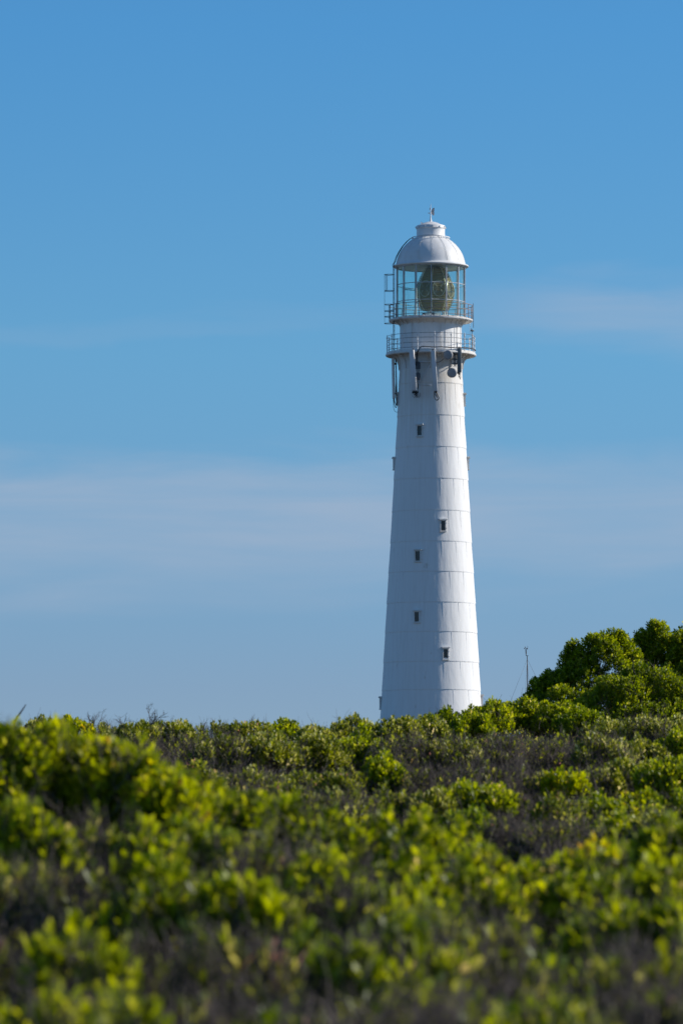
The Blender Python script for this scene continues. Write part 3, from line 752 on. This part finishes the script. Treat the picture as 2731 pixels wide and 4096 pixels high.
# ------------------------------------------------------------------ foliage
def raw_mesh(name, V, loops, sizes, mt, hue=None):
    me = bpy.data.meshes.new(name)
    me.vertices.add(len(V)); me.vertices.foreach_set('co', np.asarray(V, np.float32).ravel())
    me.loops.add(len(loops)); me.loops.foreach_set('vertex_index', np.asarray(loops, np.int32))
    me.polygons.add(len(sizes)); st = np.concatenate([[0], np.cumsum(sizes)[:-1]]).astype(np.int32)
    me.polygons.foreach_set('loop_start', st); me.polygons.foreach_set('loop_total', np.asarray(sizes, np.int32))
    me.polygons.foreach_set('use_smooth', np.ones(len(sizes), bool))
    if hue is not None:
        a = me.attributes.new('leaf_hue', 'FLOAT', 'POINT'); a.data.foreach_set('value', np.asarray(hue, np.float32))
    me.update(calc_edges=True); me.materials.append(mt)
    return me
# spoon-shaped leaf, folded along its midrib, tip curling back: 8 points, 6 faces; x across, y along, z up from the face
LEAFT = np.array([(0,0,0),(0,.34,-.03),(0,.72,-.035),(0,1,.03),(-.115,.36,.03),(-.205,.70,.045),(.115,.36,.03),(.205,.70,.045)])
LF = [(0,1,4),(0,6,1),(1,2,5,4),(1,6,7,2),(2,3,5),(2,7,3)]
LLOOP = np.concatenate([np.array(f) for f in LF]); LSIZE = np.array([len(f) for f in LF])
def norm(v): return v / np.maximum(np.linalg.norm(v, axis=-1, keepdims=True), 1e-9)
def leaves(P, D, nl, L, stem, r, hue0, spread=1.0):
    """rosettes of leaves up the last STEM metres of shoots ending at P in direction D; returns verts, hue"""
    n = len(P); D = norm(D)
    ref = np.where(np.abs(D[:, 2:3]) < .9, np.array([[0,0,1.]]), np.array([[1.,0,0]]))
    U = norm(np.cross(D, ref)); Vv = np.cross(D, U)
    j = np.arange(nl)
    t = (j + r.rand(n, nl)*.8) / nl                             # 0 low .. 1 tip
    phi = j*2.399 + r.rand(n, 1)*6.28 + r.randn(n, nl)*.25
    alpha = (1.25 - .95*t + r.randn(n, nl)*.17) * spread
    rad = U[:, None]*np.cos(phi)[..., None] + Vv[:, None]*np.sin(phi)[..., None]
    base = P[:, None] + D[:, None]*((t-1)*stem)[..., None]
    d = D[:, None]*np.cos(alpha)[..., None] + rad*np.sin(alpha)[..., None]
    nn = D[:, None]*np.sin(alpha)[..., None] - rad*np.cos(alpha)[..., None]
    ac = np.cross(d, nn)
    tw_ = r.randn(n, nl)[..., None]*.30
    ac, nn = ac*np.cos(tw_) + nn*np.sin(tw_), nn*np.cos(tw_) - ac*np.sin(tw_)
    Ls = L * (.62 + .55*r.rand(n, nl)) * (1 - .35*np.clip(t-.75, 0, 1)/.25)
    Wd = Ls * (.85 + .5*r.rand(n, nl))
    X = base[:, :, None] + ac[:, :, None]*(LEAFT[:, 0]*1)[None, None, :, None]*Wd[..., None, None] + d[:, :, None]*LEAFT[:, 1][None, None, :, None]*Ls[..., None, None] + nn[:, :, None]*LEAFT[:, 2][None, None, :, None]*Ls[..., None, None]
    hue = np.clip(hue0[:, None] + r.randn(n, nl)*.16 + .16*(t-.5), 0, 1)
    return X.reshape(-1, 3), np.repeat(hue.ravel(), 8)
def leaf_mesh(name, X, hue, mt):
    k = len(X)//8
    loops = (LLOOP[None] + (np.arange(k)*8)[:, None]).ravel(); sizes = np.tile(LSIZE, k)
    return raw_mesh(name, X, loops, sizes, mt, hue)
def twig_arrays(A, B, r0, r1, r, bend=.12, seg=3, sides=3):
    """tapered, slightly crooked twigs from A to B"""
    n = len(A); A = np.asarray(A, float); B = np.asarray(B, float); D = B - A; Ln = np.linalg.norm(D, axis=1, keepdims=True); Dn = D/np.maximum(Ln, 1e-9)
    ref = np.where(np.abs(Dn[:, 2:3]) < .9, np.array([[0,0,1.]]), np.array([[1.,0,0]])); U = norm(np.cross(Dn, ref)); Vv = np.cross(Dn, U)
    off = (U*r.randn(n,1) + Vv*r.randn(n,1)) * Ln * bend
    vs = []
    for s in range(seg+1):
        t = s/seg; c = A + D*t + off*math.sin(math.pi*t) + (U*r.randn(n,1) + Vv*r.randn(n,1))*Ln*bend*.22*(0 < s < seg)
        rad = np.broadcast_to(np.asarray(r0*(1-t) + r1*t, float).reshape(-1,1), (n,1))
        for k in range(sides):
            a = 2*math.pi*k/sides; vs.append(c + (U*math.cos(a) + Vv*math.sin(a))*rad)
    X = np.stack(vs, 1)                                        # n, (seg+1)*sides, 3
    per = (seg+1)*sides; lf = []
    for s in range(seg):
        for k in range(sides):
            lf += [s*sides+k, s*sides+(k+1) % sides, (s+1)*sides+(k+1) % sides, (s+1)*sides+k]
    lf = np.array(lf); loops = (lf[None] + (np.arange(n)*per)[:, None]).ravel(); sizes = np.full(n*seg*sides, 4)
    return X.reshape(-1, 3), loops, sizes
def join_tw(parts):
    V = []; Lp = []; S = []; b = 0
    for X, l, s in parts: V.append(X); Lp.append(l + b); S.append(s); b += len(X)
    return np.concatenate(V), np.concatenate(Lp), np.concatenate(S)
def branch_tree(foot, ends, r, thick):
    """limbs from the foot fork to cluster points, cluster points fork to the shoot ends"""
    n = len(ends); k = max(3, n//9); cs = ends[r.choice(n, min(k, n), replace=False)]
    cl = foot + (cs-foot)*(.45 + .2*r.rand(len(cs),1)); cl[:, 2] -= .05
    d2 = ((ends[:, None]-cs[None])**2).sum(-1); w = d2.argmin(1)
    return join_tw([twig_arrays(np.repeat(foot[None], len(cl), 0) + r.randn(len(cl),3)*[.05,.05,.01], cl, thick, thick*.45, r, .10, 3, 5), twig_arrays(cl[w], ends, thick*.38, .0016, r, .10, 3, 3)])

def lump(d, ph):
    return 1 + .10*np.sin(d[:,0]*5.1+ph)*np.cos(d[:,2]*4.3+ph*2) + .08*np.sin(d[:,1]*6.7+ph*1.7+d[:,0]*3)
SHN = [0]
LEAFN = [0]
def shrub(name, blobs, kind, dens, L, nl, r, label, group=None, twigs=0, stem=None, back=.45, up=.55, cat='shrub', inner=.35, spread=1.0, hue=.42, thick=1.0, gap=-.62, rag=1.0, twig_up=.9, low=-.25, twig_r=.0035):
    """blobs: list of (centre, radii) in world space. Foliage shoots sit on the union of the lumpy blobs."""
    blobs = [(np.asarray(c, float), np.asarray(q, float)) for c, q in blobs]
    foot = np.mean([c for c, q in blobs], 0); foot[2] = ground_z(foot[0], foot[1]) - .03
    if kind: stem = stem or L*1.7
    PT = []; NR = []; IN = []
    for bi, (c, q) in enumerate(blobs):
        area = 4*math.pi*((((q[0]*q[1])**1.6 + (q[0]*q[2])**1.6 + (q[1]*q[2])**1.6)/3)**(1/1.6))
        n = int(area*max(dens, 30)*.62) + 6
        d = norm(r.randn(n*2, 3)); d = d[d[:, 2] > low][:n]
        sc = 1 + (lump(d, bi*1.3 + c[0]*3)-1)*rag
        depth = np.where(r.rand(len(d)) < inner, 1 - .35*r.rand(len(d)), 1.0)
        p = c + d*q*(sc*depth)[:, None]; nm = norm(d/q)
        keep = np.ones(len(d), bool)
        for bj, (c2, q2) in enumerate(blobs):
            if bj != bi: keep &= (((p-c2)/q2)**2).sum(1) > .80
        keep &= (nm[:, 1] < .25) | (r.rand(len(d)) < back)
        keep &= p[:, 2] > ground_z(p[:, 0], p[:, 1]) + .05
        PT.append(p[keep]); NR.append(nm[keep]); IN.append(depth[keep])
    PT = np.concatenate(PT); NR = np.concatenate(NR); IN = np.concatenate(IN)
    if len(PT) < 4: return None
    e = empty(name, foot); tag(e, label, cat, group)
    # patchiness: shoots gather in clumps, with darker gaps between
    ph = r.rand(3)*6; g = 4.2/ max(.35, blobs[0][1][0])
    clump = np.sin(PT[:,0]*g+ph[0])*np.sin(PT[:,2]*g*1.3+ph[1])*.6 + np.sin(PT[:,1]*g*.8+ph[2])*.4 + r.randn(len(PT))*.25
    D = NR*(1-up) + np.array([0,0,1.])*up + r.randn(len(PT),3)*.20
    if kind and dens > 0:
        frac = min(1, dens/30.) if dens < 30 else 1
        sel = ((clump > gap) | (IN < .86)) & (r.rand(len(PT)) < frac)
        Pq, Dq = PT[sel], D[sel]
        if len(Pq):
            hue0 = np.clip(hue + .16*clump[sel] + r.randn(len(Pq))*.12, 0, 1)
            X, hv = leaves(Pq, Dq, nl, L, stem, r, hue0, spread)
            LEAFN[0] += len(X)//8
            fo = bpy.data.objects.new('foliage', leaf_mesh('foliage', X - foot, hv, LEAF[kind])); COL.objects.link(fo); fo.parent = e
    # woody parts
    ends = PT[r.permutation(len(PT))[:max(24, min(260, len(PT)//3))]]
    V, lp_, sz = branch_tree(foot, ends, r, .016*thick if blobs[0][1][0] < .9 else .028)
    st = bpy.data.objects.new('branches', raw_mesh('branches', V - foot, lp_, sz, M_STEM if not twigs else M_TWIG)); COL.objects.link(st); st.parent = e
    if twigs > 40:
        i = r.randint(0, len(PT), twigs); B = PT[i] + r.randn(twigs,3)*.04
        dirn = norm(NR[i]*(1-twig_up) + np.array([0,0,1.])*twig_up + r.randn(twigs,3)*[.38,.38,.2]); ln = (.12 + .26*r.rand(twigs,1))
        A = B - dirn*ln*.85
        T = twig_arrays(A, A + dirn*ln, twig_r, .0012, r, .09, 3, 3)
        k = twigs; i2 = r.randint(0, twigs, k); f = .35 + .5*r.rand(k,1); A2 = A[i2] + dirn[i2]*ln[i2]*f
        d2 = norm(dirn[i2] + r.randn(k,3)*.45); T2 = twig_arrays(A2, A2 + d2*(.06+.12*r.rand(k,1)), twig_r*.6, .001, r, .08, 2, 3)
        V, lp_, sz = join_tw([T, T2])
        tg = bpy.data.objects.new('twigs', raw_mesh('twigs', V - foot, lp_, sz, M_TWIG)); COL.objects.link(tg); tg.parent = e
    SHN[0] += 1
    return e
def blobs_for(px, top, w, h, Y, r, n=3, dr=.9):
    k = Y/F; hw = w*k/2; c = at(px, top, Y); g = float(ground_z(c[0], Y))
    rz = max(h*k*.75, .28); b = [((c[0], Y, c[2]-rz), (hw*.74, hw*dr, rz))]
    for i in range(n):
        s = (-1)**i; x = c[0] + s*hw*(.35+.3*r.rand()); y = Y + hw*dr*(r.rand()*1.3-.75); q = rz*(.6+.3*r.rand()); t = c[2] - rz*(.1+.3*r.rand())
        b.append(((x, y, t-q), (hw*(.38+.15*r.rand()), hw*dr*.6, q)))
    # skirt that reaches the soil
    if c[2]-rz*1.6 > g: b.append(((c[0], Y+.1, (g+c[2]-rz)/2), (hw*.8, hw*dr*.85, max((c[2]-rz-g)*.6, .2))))
    return b

# kinds: (leaf palette, shoots per m2, twigs, leaves per shoot)
KIND = {'G': ('green', 270, 90, 10), 'D': ('dark', 280, 60, 10), 'Y': ('yellow', 270, 90, 10), 'P': ('pale', 240, 160, 9), 'M': ('mix', 230, 220, 8), 'T': ('mix', 48, 800, 7), 'Q': ('pale', 110, 480, 7)}
WORDS = {'G': 'leafy green shrub', 'D': 'dense dark shrub', 'Y': 'yellow-green shrub', 'P': 'pale-tipped leafy shrub', 'M': 'mottled grey-green shrub', 'T': 'dry grey leafless bush', 'Q': 'grey bush with few pale leaves'}
NAME = {'G': 'green_shrub', 'D': 'dark_shrub', 'Y': 'yellow_green_shrub', 'P': 'pale_tipped_shrub', 'M': 'mottled_shrub', 'T': 'dry_bush', 'Q': 'dry_bush'}
ORD = ['leftmost','second from left','third from left','fourth from left','fifth from left','sixth from left','seventh from left','eighth from left','ninth from left','tenth from left','eleventh from left','twelfth from left']
# rows of the thicket: (distance, phrase, group, [(px, row of its top, width px, height px, kind)])
ROWS = [
 (95, 'on the hump by the lighthouse foot', 'shrubs on the hump by the lighthouse', [(1800,2838,190,140,'D'),(1885,2838,150,130,'G'),(1950,2802,200,150,'G'),(2090,2790,210,160,'G'),(2220,2800,190,140,'G'),(2320,2828,170,110,'D')]),
 (88, 'along the skyline', 'shrubs along the skyline', [(30,2892,190,90,'Q'),(180,2868,190,110,'P'),(290,2862,150,110,'Y'),(420,2890,170,90,'Q'),(545,2880,170,110,'P'),(690,2876,180,110,'P'),(860,2882,190,100,'Q'),(1005,2878,180,110,'M'),(1150,2873,160,130,'G'),(1270,2897,170,110,'P'),(1410,2864,170,140,'P'),(1525,2877,140,110,'P'),(1610,2860,150,120,'P'),(1710,2858,150,110,'P'),(2440,2873,190,100,'P'),(2570,2860,190,110,'Q'),(2700,2862,190,110,'P')]),
 (76, 'on the slope below the skyline', 'shrubs on the upper slope', [(560,2935,190,150,'T'),(730,2935,210,160,'T'),(900,2935,220,150,'Q'),(1080,2925,240,170,'P'),(1270,2930,240,190,'P'),(1440,2918,220,180,'G'),(1620,2930,230,150,'T'),(1810,2935,270,160,'Q'),(2010,2930,290,180,'T'),(2210,2930,260,170,'T'),(2410,2925,230,150,'Q'),(2560,2945,210,160,'P'),(2690,2925,200,190,'G')]),
 (64, 'halfway down the slope', 'shrubs halfway down the slope', [(620,3040,220,150,'Q'),(800,3050,230,150,'M'),(1000,3060,240,150,'Q'),(1220,3085,240,130,'M'),(1380,3075,200,140,'M'),(1530,3010,170,170,'G'),(1710,3060,250,140,'T'),(1920,3040,220,120,'T'),(2080,3060,270,150,'T'),(2240,3070,170,100,'Y'),(2370,3060,210,160,'Q'),(2510,3035,230,180,'P'),(2670,3025,230,200,'G')]),
 (55, 'low on the slope', 'shrubs low on the slope', [(960,3150,230,130,'M'),(1150,3135,230,140,'M'),(1340,3155,240,130,'Q'),(1540,3150,220,140,'M'),(1720,3145,190,140,'P'),(1890,3122,320,160,'G'),(2080,3175,220,160,'T'),(2240,3180,250,210,'M'),(2400,3180,210,140,'G'),(2550,3165,250,160,'Y'),(2700,3170,220,170,'G')]),
 (48, 'in the dip behind the near bushes', 'shrubs in the dip', [(1880,3225,210,140,'D'),(2030,3270,230,150,'T'),(2170,3290,260,150,'T'),(2320,3285,220,150,'Q'),(2470,3255,220,140,'G'),(2650,3240,240,140,'P')]),
 (31, 'on the crest of blurred bushes', 'near shrubs on the crest', [(30,2893,330,230,'G'),(230,2888,330,260,'Y'),(410,2916,280,240,'Y'),(540,2950,200,240,'Y'),(690,3040,230,190,'Y'),(800,3085,260,190,'Y'),(910,3122,230,190,'G'),(1040,3166,260,200,'G'),(1180,3172,250,200,'G'),(1340,3228,270,200,'G'),(1520,3250,260,200,'G'),(1690,3254,250,200,'G'),(1820,3266,190,200,'G')]),
 (29, 'on the blurred crest at right', 'near shrubs on the right', [(1930,3350,200,190,'G'),(2080,3428,230,190,'G'),(2230,3410,240,190,'G'),(2390,3340,230,200,'Y'),(2530,3308,250,220,'G'),(2690,3268,280,230,'G')]),
 (26.5, 'just below the blurred crest', 'near shrubs in the second rank', [(90,3190,330,260,'G'),(330,3250,330,300,'M'),(580,3270,260,240,'G'),(800,3270,330,260,'G'),(1090,3320,330,250,'M'),(1360,3380,320,260,'G'),(1640,3385,320,260,'G'),(1900,3460,300,240,'G'),(2140,3520,310,240,'Y'),(2400,3450,320,250,'G'),(2660,3420,320,250,'G')]),
 (23.5, 'in the middle of the foreground', 'near shrubs in the third rank', [(70,3400,350,300,'M'),(350,3430,380,320,'M'),(690,3440,360,300,'G'),(990,3500,340,280,'G'),(1290,3520,340,290,'M'),(1590,3530,350,280,'G'),(1900,3600,330,280,'P'),(2190,3640,350,270,'D'),(2480,3590,350,290,'G'),(2740,3560,320,290,'G')]),
 (20.5, 'low in the foreground', 'near shrubs in the fourth rank', [(60,3730,300,320,'M'),(330,3690,300,260,'Y'),(640,3760,330,330,'M'),(940,3740,380,340,'M'),(1260,3730,400,330,'D'),(1590,3700,400,330,'G'),(1920,3750,400,330,'P'),(2250,3790,400,330,'D'),(2590,3740,420,330,'P')]),
 (18, 'at the bottom edge of the photo', 'nearest shrubs at the bottom', [(150,3980,400,320,'Y'),(480,3985,380,320,'G'),(830,4000,380,320,'M'),(1180,3990,400,320,'D'),(1520,3960,400,320,'P'),(1870,3990,400,320,'P'),(2230,4000,420,320,'G'),(2600,3980,420,320,'M')]),
]
for Y, phrase, group, items in ROWS:
    r = np.random.RandomState(int(Y*10))
    count = {}
    for it in sorted(items): count.setdefault(it[4], []).append(it[0])
    near = Y < 40
    for (px, top, w, h, k) in items:
        pal, dens, twg, nl = KIND[k]
        xs = count[k]; i = xs.index(px)
        nm_ = WORDS[k] + ' ' + phrase
        if len(xs) > 1: nm_ += ', ' + (ORD[i] if i < len(xs)-1 or len(xs) > 12 else 'rightmost') + (' of two' if len(xs) == 2 else '')
        Yj = Y + r.uniform(-1, 1)*(.6 if near else 1.8)
        L = (.080 if Y > 25 else .096) if near else .066 + .00012*Y
        kx = .5 if near else 1
        shrub(NAME[k], blobs_for(px, top + (34 if near else 10 if dens > 50 else 14), w*(1.45 if near else 1.15), h*(1.3 if near else 1.0), Yj, r, 4, 1.0 if near else 1.25), pal, dens*({'G':1.3,'Y':1.35,'D':.34,'P':.50,'M':.40,'T':1.0,'Q':.8}[k]*(1.2 if Y > 28 else 1 if Y > 25 else .72) if near else 1.2), L, nl, r, nm_, group, up=.68 if near else .58, spread=1.0 if Y > 28 and near else {'P':.68,'M':.8,'G':.78,'Y':.82}.get(k,.9) if near else .78, hue=.48 if k == 'M' and near else .46, thick=1.3 if near else 1.0, gap=-.28 if near else -.45, rag=1.4, low={'P':.12,'M':.0,'T':-.25,'Q':-.1}  .get(k,-.2 if Y > 28 and near else .05), twigs=int(twg*(w/220)**1.5*(.9 if near else 1.0)), twig_r=.0042 if near else .0042)

# big rounded bushes at the right, on the skyline
def px_blobs(Y, lst, dr=.85):
    out = []
    for cx, cy, rx, ry, dy in lst:
        c = at(cx, cy, Y); k = Y/F; out.append(((c[0], Y+dy, c[2]), (rx*k, rx*k*dr, ry*k)))
    return out
r = np.random.RandomState(77)
shrub('rounded_bush', px_blobs(106, [(2415,2690,140,165,0),(2303,2682,72,125,.2),(2226,2758,90,85,-.2),(2150,2776,46,68,.1),(2480,2640,75,110,.1),(2340,2800,190,100,-.3),(2128,2808,48,42,.2),(2265,2850,130,80,-.4),(2420,2860,190,90,-.4)]), 'dark', 760, .074, 10, r, 'big green rounded bush standing above the skyline right of the mast', None, cat='bush', up=.42, inner=.5, low=-.6, back=.85, hue=.55, gap=-.12, rag=1.4)
shrub('rounded_bush', px_blobs(107, [(2615,2590,82,108,0),(2560,2640,70,90,.3),(2660,2640,80,95,-.2),(2600,2760,130,120,0),(2620,2860,170,100,-.3)]), 'dark', 760, .074, 10, r, 'round-headed bush with the highest crown at the right edge, behind the big rounded bush', None, cat='bush', up=.42, inner=.5, low=-.6, back=.85, hue=.55, gap=-.12, rag=1.4)
shrub('rounded_bush', px_blobs(106.5, [(2745,2610,75,112,0),(2790,2680,110,130,.3),(2730,2760,110,120,-.2),(2760,2860,150,100,-.3)]), 'dark', 760, .074, 10, r, 'bush cut off by the right edge of the photo, beside the round-headed bush', None, cat='bush', up=.42, inner=.5, low=-.6, back=.85, hue=.55, gap=-.12, rag=1.4)
shrub('rounded_bush', px_blobs(101, [(2500,2790,150,100,0),(2600,2760,120,110,.2),(2420,2830,110,70,-.2),(2680,2800,110,95,0),(2480,2870,150,70,-.3),(2640,2870,150,70,-.3)]), 'dark', 520, .072, 10, r, 'leafy bush at the foot of the big rounded bush', None, cat='bush', up=.5, inner=.4, low=-.6, hue=.52, gap=-.3, rag=1.25, back=.8, twigs=500)

# leafless shrubs against the sky at the left
def dead_shrub(px, py_foot, Y, spans, label, seed):
    r = random.Random(seed); k = Y/F
    b = at(px, py_foot, Y); e = empty('bare_shrub', b); tag(e, label, 'dead shrub')
    m = MB()
    def grow(p, d, ln, rad, lv):
        pts = [p.copy()]; q = p.copy(); dd = d.copy()
        for i in range(4):
            dd = (dd + Vector((r.gauss(0,.16), r.gauss(0,.12), r.gauss(-.02,.13)))).normalized(); q = q + dd*ln/4; pts.append(q.copy())
        m.tube(pts, [rad*(1-.13*i) for i in range(5)], 5)
        if lv:
            for i in range(2 + (r.random() < .7)):
                o = pts[r.randint(1,4)]; d2 = (dd + Vector((r.gauss(0,.55), r.gauss(0,.4), r.gauss(.05,.35)))).normalized(); grow(o, d2, ln*r.uniform(.45,.75), rad*.6, lv-1)
    for (dx, dy, ln, rad, lv) in spans:
        d = Vector((dx, r.gauss(0,.2), dy)).normalized(); grow(Vector((r.gauss(0,.05),0,0)), d, ln*k*.74, rad*.5, lv)
    m.build('branches', M_TWIG, e)
dead_shrub(380, 2905, 84, [(-.15,1,55,.012,3),(.05,1,60,.012,3),(-.5,.8,50,.010,2),(.6,.6,60,.011,3),(.35,.9,58,.010,3)], 'bare grey branching shrub on the left skyline, leaning right', 5)
dead_shrub(600, 2900, 83, [(-.05,1,70,.017,3),(.3,.8,60,.013,3),(.8,.45,75,.014,3),(-.2,1,52,.010,2),(.55,.65,62,.012,3)], 'bare spreading shrub on the skyline with a thick branch to the right', 12)
dead_shrub(480, 2905, 86, [(-.9,.8,60,.011,2),(-.3,.9,62,.009,2),(.2,1,60,.009,2),(.8,.7,55,.009,2),(-.6,1,48,.008,2)], 'low bare shrub with arching twigs between two taller bare shrubs', 21)
b = at(55, 2915, 60); e = empty('dry_stick', b); tag(e, 'single bare slanting stem at the far left of the skyline', 'dead stem')
m = MB(); o = Vector(b); m.tube([(0,0,0), Vector(at(62,2880,60))-o, Vector(at(84,2850,60))-o, Vector(at(106,2817,60))-o], [.017,.014,.010,.004], 6); m.tube([Vector(at(62,2880,60))-o, Vector(at(68,2862,60.2))-o], [.008,.003], 5); m.build('stem', M_TWIG, e)

# undergrowth that fills the floor between the shrubs: one mass nobody could count
r = np.random.RandomState(5)
n = 15000
Yq = np.sqrt(r.rand(n)*(104**2-15**2) + 15**2); half = .06*Yq*1.35 + 1.2; xq = (r.rand(n)*2-1)*half
zq = ground_z(xq, Yq); A = np.stack([xq, Yq, zq-.02], 1)
hgt = (.10 + .22*r.rand(n, 1))
B = A + np.concatenate([r.randn(n,2)*.14, hgt], 1)
T1 = twig_arrays(A, B, .0048, .0015, r, .08, 3, 3)
i2 = r.randint(0, n, n); A2 = A[i2] + (B[i2]-A[i2])*(.4+.5*r.rand(n,1)); B2 = A2 + np.concatenate([r.randn(n,2)*.09, .06+.14*r.rand(n,1)], 1)
T2 = twig_arrays(A2, B2, .003, .001, r, .08, 2, 3)
V, lp_, sz = join_tw([T1, T2])
ug = bpy.data.objects.new('undergrowth', raw_mesh('undergrowth', V, lp_, sz, M_TWIG)); COL.objects.link(ug)
tag(ug, 'tangle of grey dry twigs between the shrubs', 'undergrowth', kind='stuff')
n = 9000; i = r.randint(0, len(B), n); D = norm(B[i]-A[i] + r.randn(n,3)*.1)
X, hue = leaves(B[i], D, 6, .055, .10, r, np.clip(.45 + r.randn(n)*.2, 0, 1))
lo = bpy.data.objects.new('leaves', leaf_mesh('undergrowth_leaves', X, hue, LEAF['mix'])); COL.objects.link(lo); lo.parent = ug

# the same scrub carries on past both sides of the view: one leafy mass
r = np.random.RandomState(9)
n = 26000
Yq = 16.5 + 84*r.rand(n)**1.25; side = np.where(r.rand(n) < .5, -1, 1.); xq = side*(.0615*Yq + .25 + 3.2*r.rand(n))
hh = np.interp(Yq, [16, 22, 27, 32, 45, 95], [.40, .50, .72, .80, .62, .62]) * (.62 + .38*np.sin(xq*2.9+Yq*.6)*np.cos(Yq*1.7-xq) + .22*np.sin(xq*6.1+1)*np.sin(Yq*4.3))
P = np.stack([xq, Yq, ground_z(xq, Yq) + np.maximum(hh, .12)*(1-.3*r.rand(n))], 1)
D = norm(np.stack([r.randn(n)*.35, r.randn(n)*.35, np.ones(n)], 1))
X, hue = leaves(P, D, 8, .072, .13, r, np.clip(.42 + .18*np.sin(xq*1.7+Yq*.9) + r.randn(n)*.12, 0, 1), .85)
ms = bpy.data.objects.new('coastal_scrub', leaf_mesh('coastal_scrub', X, hue, LEAF['green'])); COL.objects.link(ms)
tag(ms, 'low leafy green scrub carrying on beyond both edges of the view', 'scrub', kind='stuff')
i = r.randint(0, n, 9000); A = P[i].copy(); A[:, 2] = ground_z(A[:, 0], A[:, 1]) - .02; A[:, :2] += r.randn(9000, 2)*.12
V, lp_, sz = twig_arrays(A, P[i], .007, .002, r, .09, 3, 3)
sb = bpy.data.objects.new('branches', raw_mesh('scrub_branches', V, lp_, sz, M_STEM)); COL.objects.link(sb); sb.parent = ms
print('shrubs', SHN[0], 'leaves', LEAFN[0])
